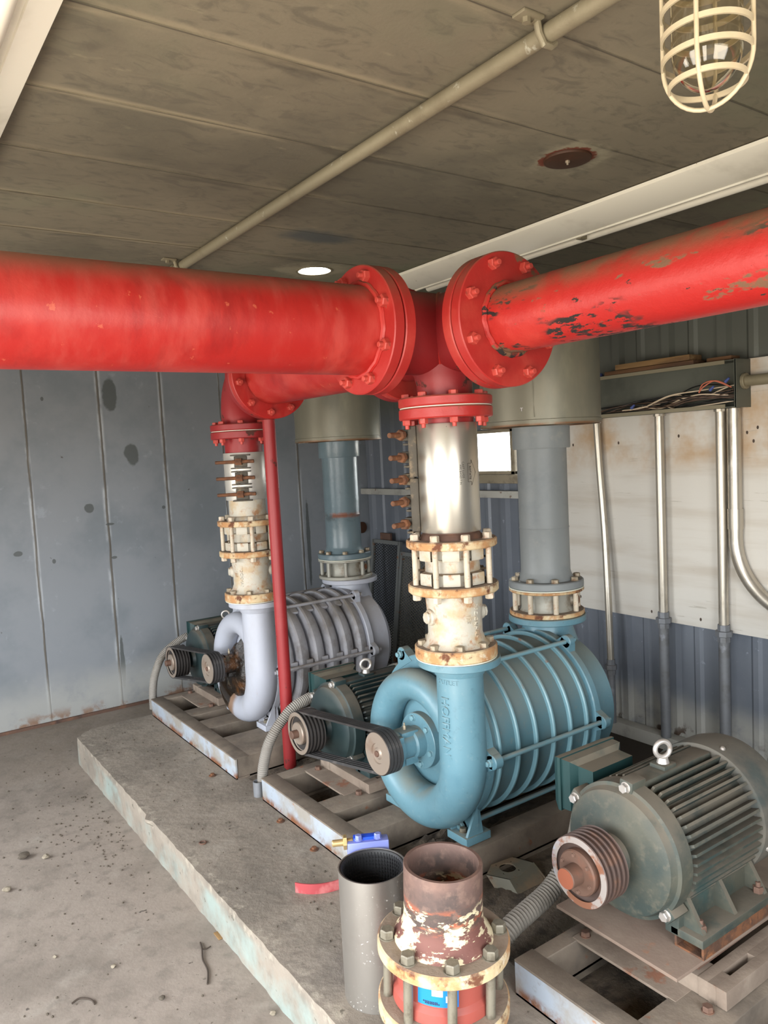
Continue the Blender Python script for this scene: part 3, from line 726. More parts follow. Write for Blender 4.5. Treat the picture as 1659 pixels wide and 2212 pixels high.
    d = Vector((-.42, -.91, 0)).cross(Vector((0, 0, 1))).normalized()
    tube(bm, [ec + (d * math.cos(q) + Vector((0, 0, 1)) * math.sin(q)) * .0215 for q in [2 * PI * i / 36 for i in range(36)]], .0066, 12, True)
    obj('lifting_eye', bm, 'bright_steel', t)
    # pulley and shaft
    bm = BM(); sheave(bm, o, X, .088, .082, 5)
    p = obj('pulley', bm, 'pulley_dark' if belted else 'pulley_rust', t, 30)
    bm = BM(); disc(bm, o + X * .0005, -X, .086, .0012, 64, hole=.070, bev=.0003)
    obj('rim', bm, 'pulley' if belted else 'pulley_worn', p)
    bm = BM()
    lathe(bm, [(.072, .008), (.066, .013), (.046, .016), (.046, .0), (.043, -.004), (.0, -.004)] if belted else [(.073, .018), (.060, .022), (.056, .018), (.056, -.004), (.053, -.008), (.0, -.008)], o, X, 48)
    h = obj('hub', bm, 'pulley' if belted else 'copper_hub', p)
    if not belted:
        for q in ringpts(o - X * .008, X, .045, 6, .4): bolt(h, q, (-1, 0, 0), .0045, .003, 'rust_dark', name='screw')
    bm = BM(); cyl(bm, o + X * .10, o - X * (.046 if not belted else .032), .026 if not belted else .017, seg=28, bev=.002)
    sf = obj('shaft', bm, 'copper_hub', t)
    if not belted:
        bm = BM(); disc(bm, o - X * .046, -X, .0245, .0008, 28, bev=.0002); obj('shaft_end', bm, 'shaft_orange', sf)
    return t

MY, MZ = 2.735, .475
motor(1.42, MY, MZ, 'dark green motor belted to the teal blower')
motor(1.415, MY + 1.474, MZ + .003, 'dark green motor belted to the pale grey blower by the end wall')
motor(1.385, 1.24, .55, 'dust-coated motor with a bare rusty pulley and no belts, nearest', dusty=True, belted=False)

def slide(x0, x1, y0, y1, z0, z1, label):
    t = thing('slide_base', label, 'motor base', ((x0 + x1) / 2, (y0 + y1) / 2, z0), 'sliding motor bases')
    w = .075
    for a, b in ((y0, y0 + w), (y1 - w, y1)):
        bm = BM(); m_ = (a + b) / 2
        box(bm, (x0, a, z0), (x1, m_ - .009, z1), .003); box(bm, (x0, m_ + .009, z0), (x1, b, z1), .003)
        box(bm, (x0, m_ - .01, z0), (x0 + .06, m_ + .01, z1), 0); box(bm, (x0 + .17, m_ - .01, z0), (x1 - .13, m_ + .01, z1), 0); box(bm, (x1 - .04, m_ - .01, z0), (x1, m_ + .01, z1), 0)
        obj('slotted_rail', bm, 'slide', t, 25)
    bm = BM(); box(bm, (x0 + .002, y0 + w, z0), (x0 + .07, y1 - w, z1 - .002), .002); obj('cross_bar', bm, 'slide', t, 25)
    bm = BM(); box(bm, (x1 - .07, y0 + w, z0), (x1 - .002, y1 - w, z1 - .002), .002); obj('cross_bar', bm, 'slide', t, 25)
    for y in (y0 + .03, y1 - .03): bolt(t, (x0 - .03, y, z0), (0, 0, 1), .013, .012, 'rust_dark')
    return t
slide(1.59, 2.06, 2.49, 2.87, .2515, .290, 'dust-caked slide base under the motor of the teal blower')
slide(1.575, 2.05, 3.95, 4.33, .2515, .293, 'dust-caked slide base under the motor of the pale grey blower')
slide(1.58, 2.10, .975, 1.40, .2515, .300, 'slotted slide base below the loose brown plate, nearest motor')
bm = BM(); box(bm, (1.50, 1.045, .3215), (1.95, 1.425, .3305), .001, Matrix.Rotation(math.radians(-1.0), 3, 'Z'))
single('loose_steel_plate', bm, 'plate_brown', 'brown steel plate under the nearest dusty motor', 'plate', (1.72, 1.235, .32))
for i, (yy, lab) in enumerate(((1.085, 'rusty packing channel under the right foot of the dusty motor'), (1.395, 'rusty packing channel under the left foot of the dusty motor'))):
    bm = BM(); x0 = 1.60
    box(bm, (x0, yy - .04, .3308), (x0 + .33, yy + .04, .3358)); box(bm, (x0, yy - .04, .335), (x0 + .33, yy - .034, .3648)); box(bm, (x0, yy + .034, .335), (x0 + .33, yy + .04, .3648))
    single('packing_channel', bm, 'rust', lab, 'packing', (x0, yy, .331), 'packing channels under the dusty motor', 0)
for ya, lab in ((1.06, 'flat rusty strip under the right side of the loose brown plate'), (1.33, 'flat rusty strip under the left side of the loose brown plate')):
    bm = BM(); box(bm, (1.60, ya, .3006), (1.9, ya + .04, .321)); single('packing_strip', bm, 'rust_dark', lab, 'packing', (1.75, ya, .30), 'packing strips under the brown plate', 0)

# ------------------------------------------------------------------ blowers
def blower(dx, dy, far, label):
    Y0, Z0 = 2.165 + dy, .56
    pm, cm, rm = ('grey_blower', 'grey_ring', 'grey_ring') if far else ('blue', 'blue_case', 'blue_rib')
    t = thing('centrifugal_blower', label, 'blower', (1.65 + dx, Y0, .25), 'multistage blowers on the plinth')
    X = Vector((1, 0, 0)); o = Vector((dx, Y0, Z0))
    def an(a, r, x): return Vector((x + dx, Y0 - math.cos(a) * r, Z0 + math.sin(a) * r))
    # scroll: swept tube growing from the top round the left and bottom into the rising neck
    pts = []; rad = []
    NX = 1.605
    for i in range(61):
        f = i / 60; a = math.radians(28 + f * 332)
        rho = .188 + .057 * f; r = .050 + .029 * f
        pts.append(an(a, rho, NX + .02 * (1 - f))); rad.append(r)
    top = an(0, .245, NX)
    for k in range(1, 12): pts.append(top + Vector((0, 0, .335 * k / 11))); rad.append(.079 - .002 * k / 11)
    bm = BM(); tube(bm, pts, rad, 28)
    sc = obj('scroll', bm, 'grey_scroll' if far else pm, t, 50)
    # raised lettering on the neck and the outlet flange
    nc = Vector((top.x, top.y, 0))
    if not far:
        bm = text_bm('HOFFMAN', .042, .0045); text_on_cyl(bm, nc, .0785, math.radians(188), .70); obj('raised_lettering', bm, 'blue', sc, 0)
        bm = text_bm('OUTLET', .022, .0016); text_on_cyl(bm, nc, .0778, math.radians(196), .846, False); obj('raised_lettering', bm, 'blue', sc, 0)
    bm = BM(); lathe(bm, [(.06, .862), (.082, .862), (.092, .888), (.093, .894), (.134, .894), (.136, .896), (.136, .917), (.134, .919), (.06, .919), (.06, .862)], nc, (0, 0, 1), 64)
    obj('outlet_flange', bm, pm, t)
    # front plate and dished recess
    bm = BM(); lathe(bm, [(0, 1.625), (.09, 1.625), (.16, 1.655), (.20, 1.655), (.20, 1.662), (.296, 1.662), (.299, 1.666), (.299, 1.694), (.29, 1.70), (0, 1.70)], o, X, 96)
    obj('front_plate', bm, pm, t)
    # bearing housing on a bolted ring
    bm = BM(); lathe(bm, [(.055, 1.600), (.098, 1.600), (.100, 1.602), (.100, 1.628), (.055, 1.628)], o, X, 64)
    hr = obj('hub_ring', bm, pm if not far else 'oil', t)
    for q in ringpts(an(0, 0, 1.600), X, .082, 6, .3): bolt(hr, q, (-1, 0, 0), .0105, .010, 'blue_rib' if not far else 'oil')
    bm = BM(); lathe(bm, [(0, 1.482), (.030, 1.482), (.032, 1.486), (.058, 1.487), (.060, 1.490), (.060, 1.505), (.048, 1.510), (.048, 1.560), (.056, 1.566), (.056, 1.60), (0, 1.60)], o, X, 48)
    for k in range(4):
        c = an(PI / 4 + k * PI / 2, .056, 1.496); box(bm, c - Vector((.010, .012, .012)), c + Vector((.010, .012, .012)), .004)
    box(bm, an(0, 0, 1.512) + Vector((0, -.03, .03)), an(0, 0, 1.585) + Vector((0, .03, .056)), .006)
    box(bm, an(0, 0, 1.52) + Vector((0, -.035, -.062)), an(0, 0, 1.575) + Vector((0, .02, -.035)), .006)
    bh = obj('bearing_housing', bm, pm if not far else 'oil', t, 32, label=None if not far else 'bearing housing coated in black oil')
    for k in range(4): bolt(bh, an(PI / 4 + k * PI / 2, .056, 1.486), (-1, 0, 0), .007, .006, 'blue_rib' if not far else 'oil')
    bolt(bh, an(0, 0, 1.545) + Vector((0, 0, .056)), (0, 0, 1), .006, .014, 'bolt_steel', 'nut', name='grease_fitting')
    # stages of the casing
    if far:
        bm = BM(); lathe(bm, [(0, 1.69), (.225, 1.69), (.225, 2.22), (0, 2.22)], o, X, 64); obj('casing_core', bm, 'dark_gap', t)
        for k in range(6):
            xk = 1.705 + k * .088
            bm = BM(); lathe(bm, [(.22, xk), (.286, xk - .003), (.299, xk), (.303, xk + .010), (.299, xk + .024), (.290, xk + .046), (.276, xk + .064), (.255, xk + .071), (.22, xk + .073)], o, X, 80)
            for j in range(6):
                a = PI / 6 + j * PI / 3 + PI / 6; c = an(a, .285, xk + .035 - 0)
                box(bm, c - Vector((.035, .008, .022)), c + Vector((.042, .008, .022)), .004, Matrix.Rotation(-a, 3, 'X'), c)
            obj('casing_ring', bm, cm, t)
    else:
        bm = BM(); lathe(bm, [(0, 1.69), (.282, 1.69), (.282, 2.22), (0, 2.22)], o, X, 96); obj('casing', bm, cm, t)
        for k in range(6):
            xk = 1.722 + k * .088
            bm = BM(); lathe(bm, [(.275, xk), (.293, xk), (.297, xk + .003), (.297, xk + .009), (.293, xk + .012), (.275, xk + .012), (.275, xk)], o, X, 96)
            obj('casing_rib', bm, rm, t)
    # rear housing with the inlet neck rising from it
    bm = BM(); lathe(bm, [(.2, 2.205), (.297, 2.205), (.301, 2.209), (.301, 2.235), (.27, 2.26), (.26, 2.36), (.22, 2.40), (0, 2.40)], o, X, 80)
    c = Vector((2.305 + dx, Y0 + .02, Z0))
    lathe(bm, [(.125, 0), (.135, .17), (.12, .24), (.103, .29), (.102, .32), (.152, .322), (.155, .325), (.155, .345), (.152, .348), (0, .348)], c, (0, 0, 1), 56)
    box(bm, c + Vector((-.07, -.22, .0)), c + Vector((.07, .22, .16)), .03)
    obj('rear_housing', bm, pm, t)
    # tie rods with lugs at both ends
    for k in range(6):
        a = k * PI / 3
        bm = BM(); cyl(bm, an(a, .318, 1.640), an(a, .318, 2.262), .0088, seg=14); tr = obj('tie_rod', bm, rm, t)
        for xx, h in ((1.660, .036), (2.208, .03)):
            bm = BM(); q = an(a, .318, xx); cyl(bm, q, q + X * h, .026, seg=20, bev=.003)
            u = Vector((0, -math.cos(a), math.sin(a))); w = Vector((0, math.sin(a), math.cos(a)))
            prism(bm, [q + u * .006 + w * .024, q - u * .045 + w * .05, q - u * .045 - w * .05, q + u * .006 - w * .024], X * h)
            obj('lug', bm, pm, tr)
        bolt(tr, an(a, .318, 1.660), (-1, 0, 0), .014, .012, 'blue_rib' if not far else 'grey_ring', 'nut', name='nut')
        bolt(tr, an(a, .318, 2.238), (1, 0, 0), .014, .012, 'bolt_steel', 'nut', name='nut')
    # feet
    for s in (-1, 1):
        for xf in (1.61, 2.23):
            yc = Y0 + s * .185; bm = BM()
            zs = .2525
            box(bm, (xf + dx, yc - .052, zs), (xf + .11 + dx, yc + .052, zs + .028), .003)
            prism(bm, [(xf + .052 + dx, yc - .048, zs + .02), (xf + .052 + dx, yc + .048, zs + .02), (xf + .052 + dx, yc + .075 - s * .05, zs + .15), (xf + .052 + dx, yc - .075 - s * .05, zs + .15)], (.028, 0, 0))
            for e in (-.046, .036): prism(bm, [(xf + .005 + dx, yc + e, zs + .02), (xf + .06 + dx, yc + e, zs + .13), (xf + .06 + dx, yc + e, zs + .02)], (0, .010, 0))
            f = obj('foot', bm, pm, t, 25)
            bolt(f, (xf + .03 + dx, yc, zs + .028), (0, 0, 1), .013, .012, 'bolt_dark')
    # drive pulley
    bm = BM(); po = an(0, 0, 1.425); sheave(bm, po, X, .076, .058, 4, .009)
    p = obj('pulley', bm, 'pulley_dark', t, 30)
    bm = BM(); lathe(bm, [(0, -.0015), (.016, -.0015), (.022, .004), (.034, .004), (.036, -.001), (.073, -.0015), (.074, .003)], po, X, 64); f = obj('pulley_face', bm, 'pulley', p)
    bm = BM(); cyl(bm, po + X * .07, po - X * .007, .011, seg=20, bev=.002); obj('shaft', bm, 'copper_hub', t)
    if far:   # oil that has run down the recess
        bm = BM(); P = [an(math.radians(q), r, 1.60) for q, r in ((110, .06), (70, .15), (30, .12), (-20, .14), (-60, .2), (-100, .26), (-125, .27), (-150, .2), (175, .11), (140, .1))]
        cc = sum(P, Vector()) / len(P)
        bmc = bm.verts.new(cc - X * .045); ring = [bm.verts.new(q) for q in P]; mid = [bm.verts.new(cc.lerp(q, .72) - X * (.03 + .008 * math.sin(i * 2.3))) for i, q in enumerate(P)]
        for i in range(len(P)):
            j = (i + 1) % len(P); bm.faces.new((ring[i], ring[j], mid[j], mid[i])); bm.faces.new((mid[i], mid[j], bmc))
        bmesh.ops.subdivide_edges(bm, edges=bm.edges, cuts=3, use_grid_fill=True, smooth=.6)
        obj('oil_crust', bm, 'oil', t, 60, label='crust of black oil over the hub and lower scroll')
    return t
blower(0, 0, False, 'teal multistage blower with ribbed drum, on the middle skid')
blower(-.02, 1.474, True, 'pale grey blower with oil-blackened hub, nearest the end wall')

def belts(x0, yb, zb, rb, ym, zm, rm_, n, which):
    """flat loops over both pulleys, one thing each"""
    cb = Vector((yb, zb)); cmn = Vector((ym, zm)); d = cmn - cb; D = d.length; th = math.atan2(d.y, d.x)
    al = math.acos((rb - rm_) / D)
    def arc(c, r, a0, a1, k=22): return [(c.x + math.cos(a0 + (a1 - a0) * i / k) * r, c.y + math.sin(a0 + (a1 - a0) * i / k) * r, a0 + (a1 - a0) * i / k) for i in range(k + 1)]
    path = arc(cb, rb, th + al, th + 2 * PI - al) + arc(cmn, rm_, th - al, th + al)
    for i in range(n):
        bm = BM(); xa = x0 + i * .0142; ring = []
        for y, z, a in path:
            nx, nz = math.cos(a), math.sin(a)
            ring.append([bm.verts.new((xx, y + nx * h, z + nz * h)) for xx, h in ((xa + .003, -.007), (xa, .002), (xa + .0115, .002), (xa + .0085, -.007))])
        for k in range(len(ring)):
            A = ring[k]; B = ring[(k + 1) % len(ring)]
            for q in range(4): bm.faces.new((A[q], A[(q + 1) % 4], B[(q + 1) % 4], B[q]))
        nth = ('frontmost', 'second from the front', 'third from the front', 'rearmost')[i]
        single('drive_belt', bm, 'belt', 'black drive belt on the %s blower, %s of four' % (which, nth), 'belt', (xa, (yb + ym) / 2, zm), 'drive belts on the %s blower' % which, 40)
belts(1.428, 2.165, .56, .075, MY, MZ, .0875, 4, 'teal')
belts(1.413, 2.165 + 1.474, .56, .075, MY + 1.474, MZ + .003, .0875, 4, 'pale grey')

# ------------------------------------------------------------------ riser stacks over the blower outlets
UP = Vector((0, 0, 1))
def ring_bolts(t, c, n, r, z, up=True, m='bolt_cream', br=.0135, h=.015, kind='head', ph=.3, name='bolt'):
    for q in ringpts((c.x, c.y, z), UP, r, n, ph): bolt(t, q, (0, 0, 1 if up else -1), br, h, m, kind, name=name)

def stack(cx, cy, far):
    c = Vector((cx, cy, 0)); who = 'pale grey' if far else 'teal'
    # cast body with a flange at each end
    t = thing('cast_body', ('far' if far else 'near') + ' cream cast-iron spool with raised letters, directly on the %s blower outlet' % who, 'pipe spool', (cx, cy, .9205), 'cast spools above the blower outlets')
    bm = BM(); lathe(bm, [(.07, .962), (.112, .962), (.098, .975), (.089, 1.0), (.089, 1.06), (.095, 1.138), (.07, 1.138)], c, UP, 64)
    for a in ((math.radians(172), math.radians(-20)) if not far else (math.radians(150), math.radians(-32))):
        q = c + Vector((math.cos(a) * .088, math.sin(a) * .088, 1.06)); dd = Vector((math.cos(a), math.sin(a), 0))
        cyl(bm, q - dd * .02, q + dd * .012, .030, .026, 20, .004); cyl(bm, q, q + dd * .022, .020, seg=8, bev=.003)
    b = obj('body', bm, 'cream', t)
    az = math.radians(-82) if not far else math.radians(212)
    bm = text_bm('STOCKHAM', .022, .0024); text_on_cyl(bm, c, .0905, az, 1.045); obj('raised_lettering', bm, 'cream', b, 0)
    bm = text_bm('125', .021, .0024); text_on_cyl(bm, c, .0905, az - .34, 1.055); obj('raised_lettering', bm, 'cream', b, 0)
    bm = BM(); disc(bm, (cx, cy, .9225), UP, .135, .040, 64, .07, .004); lf = obj('lower_flange', bm, 'cream_rust', t)
    ring_bolts(lf, c, 8, .112, .9625, True, 'bolt_steel', .0145, .014, ph=.2)
    bm = BM(); disc(bm, (cx, cy, .9195), UP, .133, .003, 64, .07, .0005); obj('gasket', bm, 'gasket', t)
    bm = BM(); disc(bm, (cx, cy, 1.137), UP, .147, .028, 64, .07, .004); uf = obj('upper_flange', bm, 'cream_rust', t)
    ring_bolts(uf, c, 8, .125, 1.137, False, 'bolt_cream', .0145, .019, ph=.45)
    # check valve clamped between flanges by long studs
    t = thing('wafer_check_valve', 'cream wafer valve held between two flanges by long studs, above the %s cast spool' % ('far' if far else 'near'), 'valve', (cx, cy, 1.1655), 'wafer valves above the cast spools')
    bm = BM(); lathe(bm, [(.07, 1.1655), (.103, 1.1655), (.103, 1.20), (.090, 1.206), (.088, 1.246), (.103, 1.252), (.103, 1.282), (.07, 1.282)], c, UP, 64)
    for k in range(8):
        for za, zb in ((1.168, 1.206), (1.246, 1.281)):
            a0 = .45 + 2 * PI * k / 8 + .17
            lathe(bm, [(.09, za), (.118, za), (.120, za + .003), (.120, zb - .003), (.118, zb), (.09, zb)], c, UP, 6, arc=2 * PI / 8 - .34, start=a0)
    vb = obj('body', bm, 'cream', t)
    for q in ringpts((cx, cy, 1.166), UP, .127, 8, .45): bolt(t, q, UP, .0095, .116, 'bolt_cream', 'stud', 'stud')
    # short flanged stub above it
    t = thing('flanged_stub', 'short flanged pipe stub between wafer valve and steel sleeve, over the %s blower' % who, 'pipe spool', (cx, cy, 1.283), 'flanged stubs under the sleeves')
    zt = 1.415 if far else 1.345
    bm = BM(); disc(bm, (cx, cy, 1.283), UP, .147, .027, 64, .07, .004); f = obj('flange', bm, 'cream_rust', t)
    ring_bolts(f, c, 8, .125, 1.31, True, 'bolt_cream', .0145, .018, ph=.45)
    bm = BM(); lathe(bm, [(.07, 1.308), (.104, 1.309), (.096, 1.325), (.088, 1.33), (.088, zt), (.07, zt)], c, UP, 56); obj('pipe', bm, 'cream' if far else 'rust_dark', t)
    # stainless repair sleeve
    if not far:
        t = thing('repair_sleeve', 'bright stainless repair sleeve with five rusty clamp bolts, above the near wafer valve', 'pipe coupling', (cx, cy, 1.333), 'stainless sleeves on the risers')
        bm = BM(); lathe(bm, [(.089, 1.333), (.097, 1.333), (.098, 1.335), (.098, 1.676), (.097, 1.678), (.089, 1.678), (.089, 1.333)], c, UP, 80); sv = obj('sleeve', bm, 'stainless', t)
        a = math.radians(132); dd = Vector((math.cos(a), math.sin(a), 0)); tg = Vector((-math.sin(a), math.cos(a), 0))
        rot = Matrix.Rotation(a, 3, 'Z')
        for k, (za, zb) in enumerate(((1.335, 1.508), (1.512, 1.676))):
            bm = BM(); q = c + dd * .107 + UP * ((za + zb) / 2)
            box(bm, q - Vector((.011, .026, (zb - za) / 2)), q + Vector((.009, .030, (zb - za) / 2)), .003, rot, q)
            q2 = q + dd * .004 + tg * .03
            box(bm, q2 - Vector((.018, .006, (zb - za) / 2)), q2 + Vector((.010, .006, (zb - za) / 2)), .004, rot, q2)
            obj('clamp_bar', bm, 'blackened', t, 30)
        for k in range(5):
            z = 1.362 + k * .0715; q = c + dd * .130 + UP * z
            bm = BM(); box(bm, q - Vector((.024, .020, .019)), q + Vector((.016, .026, .019)), .005, rot, q)
            box(bm, q - Vector((.012, .024, .034)), q + Vector((.010, .024, -.026)), .003, rot, q)
            lg = obj('clamp_lug', bm, 'blackened', t, 30)
            ax = (tg + dd * .42).normalized(); bolt(lg, q + tg * .024 + dd * .002, ax, .0088, .088, 'rust', 'tee', 'clamp_bolt')
        az = math.radians(-86)
        bm = text_bm('ROTATE', .011, .0004); text_on_cyl(bm, c, .0983, az, 1.52); obj('printed_mark', bm, 'ink', sv, 0)
        bm = text_bm('CAST LUGS', .010, .0004); text_on_cyl(bm, c, .0983, az - .27, 1.53); obj('printed_mark', bm, 'ink', sv, 0)
        bm = text_bm('PIPE BAND 7 IN', .009, .0004); text_on_cyl(bm, c, .0983, az - .37, 1.515); obj('printed_mark', bm, 'ink', sv, 0)
        bm = BM(); W_ = .0011
        A = [(-.040, .006), (-.029, .006), (-.029, -.004 - .005), (.029, -.009), (.029, .006), (.040, .006), (0, .028)]
        for (xa, ya), (xb, yb) in zip(A, A[1:] + A[:1]):
            d = Vector((xb - xa, yb - ya)); nn = Vector((-d.y, d.x)).normalized() * W_ / 2
            P = [Vector((xa, ya)) + nn, Vector((xb, yb)) + nn, Vector((xb, yb)) - nn, Vector((xa, ya)) - nn]
            prism(bm, [(p.x, p.y, -.0004) for p in P], (0, 0, .0008))
        text_on_cyl(bm, c, .0983, az, 1.52); obj('printed_arrow', bm, 'ink', sv, 0)
    else:
        t = thing('repair_sleeve', 'short stainless sleeve with three rusty clamp bolts, behind the red post', 'pipe coupling', (cx, cy, 1.405), 'stainless sleeves on the risers')
        bm = BM(); lathe(bm, [(.089, 1.405), (.097, 1.405), (.098, 1.407), (.098, 1.626), (.097, 1.628), (.089, 1.628), (.089, 1.405)], c, UP, 80); obj('sleeve', bm, 'stainless_far', t)
        a = math.radians(235); dd = Vector((math.cos(a), math.sin(a), 0)); tg = Vector((-math.sin(a), math.cos(a), 0)); rot = Matrix.Rotation(a, 3, 'Z')
        for k in range(3):
            z = 1.435 + k * .0755; q = c + dd * .104 + UP * z
            bm = BM()
            for e in (-.030, .030):
                box(bm, q + UP * e - Vector((.014, .045, .003)), q + UP * e + Vector((.014, .045, .003)), .002, rot, q + UP * e)
            box(bm, q - Vector((.008, .030, .026)), q + Vector((.004, .030, .026)), .003, rot, q)
            lg = obj('clamp_lug', bm, 'blackened', t, 30)
            bolt(lg, q + tg * .035 + dd * .012, -tg, .0085, .15, 'rust', 'tee', 'clamp_bolt', 0)
    # red stub and flange under the header
    t = thing('red_flanged_stub', 'dull red flanged stub between the %s sleeve and the red header' % ('far' if far else 'near'), 'pipe spool', (cx, cy, 1.63 if far else 1.655), 'red stubs under the header')
    bm = BM(); lathe(bm, [(.075, 1.66 if not far else 1.61), (.088, 1.66 if not far else 1.61), (.088, 1.695), (.075, 1.695)], c, UP, 56); obj('pipe', bm, 'red_dark', t)
    bm = BM(); disc(bm, (cx, cy, 1.693), UP, .150, .035, 64, .075, .004); f = obj('flange', bm, 'red_flange' if not far else 'red_dark', t)
    ring_bolts(f, c, 8, .126, 1.693, False, 'red_nut', .0145, .016, 'nut', ph=.3, name='nut')
    bm = BM(); disc(bm, (cx, cy, 1.7285), UP, .146, .003, 64, .075, .0005); obj('gasket', bm, 'gasket', t)

CX, CY, HZ = 1.595, 1.92, 1.957
stack(CX, CY, False)
FX, FY = 1.572, 3.405
stack(FX, FY, True)

# ------------------------------------------------------------------ red header
def flange_bolts(f, c, axis, n, r, ph, m='red_nut', size=.016, kind='nut', name='nut'):
    for q in ringpts(c, axis, r, n, ph): bolt(f, q, axis, size, .018, m, kind, name)
XN, YN, YP = Vector((-1, 0, 0)), Vector((0, -1, 0)), Vector((0, 1, 0))
hc = Vector((CX, CY, HZ))
t = thing('red_cross_fitting', 'red flanged cross fitting where the big red pipes meet, above the near riser', 'pipe fitting', (CX, CY, 1.7325))
bm = BM()
cyl(bm, hc + YP * .22, hc + YN * .25, .126, seg=56); cyl(bm, hc, hc + XN * .265, .126, seg=56)
lathe(bm, [(.07, 1.7325), (.089, 1.7325), (.089, 1.80), (.096, 1.83), (.118, 1.87), (.126, 1.90), (.0, 1.957)], (CX, CY, 0), UP, 56)
obj('body', bm, 'red_dark', t)
bm = BM(); disc(bm, (CX, CY, 1.732), UP, .150, .030, 64, .075, .004); f = obj('lower_flange', bm, 'red_flange', t)
ring_bolts(f, Vector((CX, CY, 0)), 8, .126, 1.762, True, 'red_nut', .0145, .012, ph=.3)
for ax, nm, d0 in ((YN, .191, .230), (XN, .187, .245), (YP, .19, .193)):
    bm = BM(); disc(bm, hc + ax * d0, ax, nm, .036, 80, .1, .003); obj('flange', bm, 'red_flange', t)
# weld seams
bm = BM(); tube(bm, [Vector((CX - .126 * math.cos(q) * .98, CY - .126 * math.cos(q) * .98, HZ + .126 * math.sin(q))) + Vector((.004, .004, 0)) for q in [(-1.35 + 2.7 * i / 24) for i in range(25)]], .007, 8); obj('weld_seam', bm, 'red', t)

def flanged_run(name, label, c, ax, r, fr, length, m, nb, ph, bc, d0):
    t = thing(name, label, 'pipe', c + ax * .40)
    bm = BM(); pipe(bm, c + ax * (d0 + .005), c + ax * length, r, .01, 72); pp = obj('pipe', bm, m, t)
    bm = BM(); disc(bm, c + ax * d0, ax, fr, .035, 80, r - .01, .003); f = obj('flange', bm, 'red_flange', t)
    flange_bolts(f, c + ax * (d0 + .035), ax, nb, bc, ph, size=.0175)
    bm = BM(); n = 60; u, v = perp(ax)
    tube(bm, [c + ax * (d0 + .037) + (u * math.cos(q) + v * math.sin(q)) * (r + .004 + .0015 * math.sin(q * 17)) for q in [2 * PI * i / n for i in range(n)]], .009, 8, True); obj('weld_bead', bm, m, t)
    return t
flanged_run('red_pipe', 'wide smooth red pipe running left from the cross fitting', hc, XN, .129, .187, 2.88, 'red', 8, .39, .158, .285)
flanged_run('red_pipe', 'red pipe with flaking brown patches, running right from the cross fitting', hc + Vector((.0, 0, 0)), YN, .096, .191, 2.80, 'red_chip', 8, .39, .161, .270)
# rear run to the far elbow
t = thing('red_pipe', 'red pipe behind the cross fitting, leading back to the far elbow', 'pipe', hc + YP * .7)
E0 = Vector((FX, FY - .30, HZ))
bm = BM(); p0 = hc + YP * .235; p1 = Vector((FX, E0.y - .04, HZ)); pipe(bm, p0, p1, .127, .01, 64); obj('pipe', bm, 'red', t)
bm = BM(); disc(bm, hc + YP * .232, YP, .19, .035, 72, .11, .003); obj('flange', bm, 'red_dark', t)
bm = BM(); disc(bm, E0 + YN * .004, YN, .19, .034, 72, .11, .003); f = obj('flange', bm, 'red', t)
flange_bolts(f, E0 + YN * .038, YN, 10, .162, .2)
# far elbow
t = thing('red_elbow', 'dull red elbow turning the header down onto the far riser', 'pipe fitting', (FX, FY, 1.7325))
bm = BM(); R_ = .20; cc = Vector((FX, FY - R_, HZ - R_)); cc.z = max(cc.z, 1.757)
pts = []; rad = []
for k in range(21):
    q = PI / 2 * k / 20; pts.append(Vector((FX, FY - R_ + R_ * math.sin(q), HZ - R_ + R_ * math.cos(q)))); rad.append(.126 - .034 * k / 20)
pts = [E0] + pts + [Vector((FX, FY, 1.7325))]; rad = [.128] + rad + [.09]
tube(bm, pts, rad, 48); obj('body', bm, 'red_dark', t, 50)
bm = BM(); disc(bm, E0 + YP * .033, YN, .19, .034, 72, .1, .003); obj('flange', bm, 'red_dark', t)
bm = BM(); disc(bm, (FX, FY, 1.732), UP, .150, .030, 64, .075, .004); f = obj('lower_flange', bm, 'red_dark', t)
ring_bolts(f, Vector((FX, FY, 0)), 8, .126, 1.762, True, 'red_nut', .0145, .012, ph=.3)

# red post under the header
t = thing('red_support_post', 'slim dark red post standing between the blowers, propping the header', 'post', (1.572, 3.125, .15))
bm = BM(); cyl(bm, (1.572, 3.125, .15), (1.572, 3.125, 1.768), .0285, seg=32, bev=.002); obj('tube', bm, 'red_dark', t)
bm = BM(); cyl(bm, (1.572, 3.125, 1.768), (1.572, 3.125, 1.832), .016, seg=20); cyl(bm, (1.572, 3.125, 1.766), (1.572, 3.125, 1.778), .024, seg=6); obj('jack_screw', bm, 'rust_dark', t)

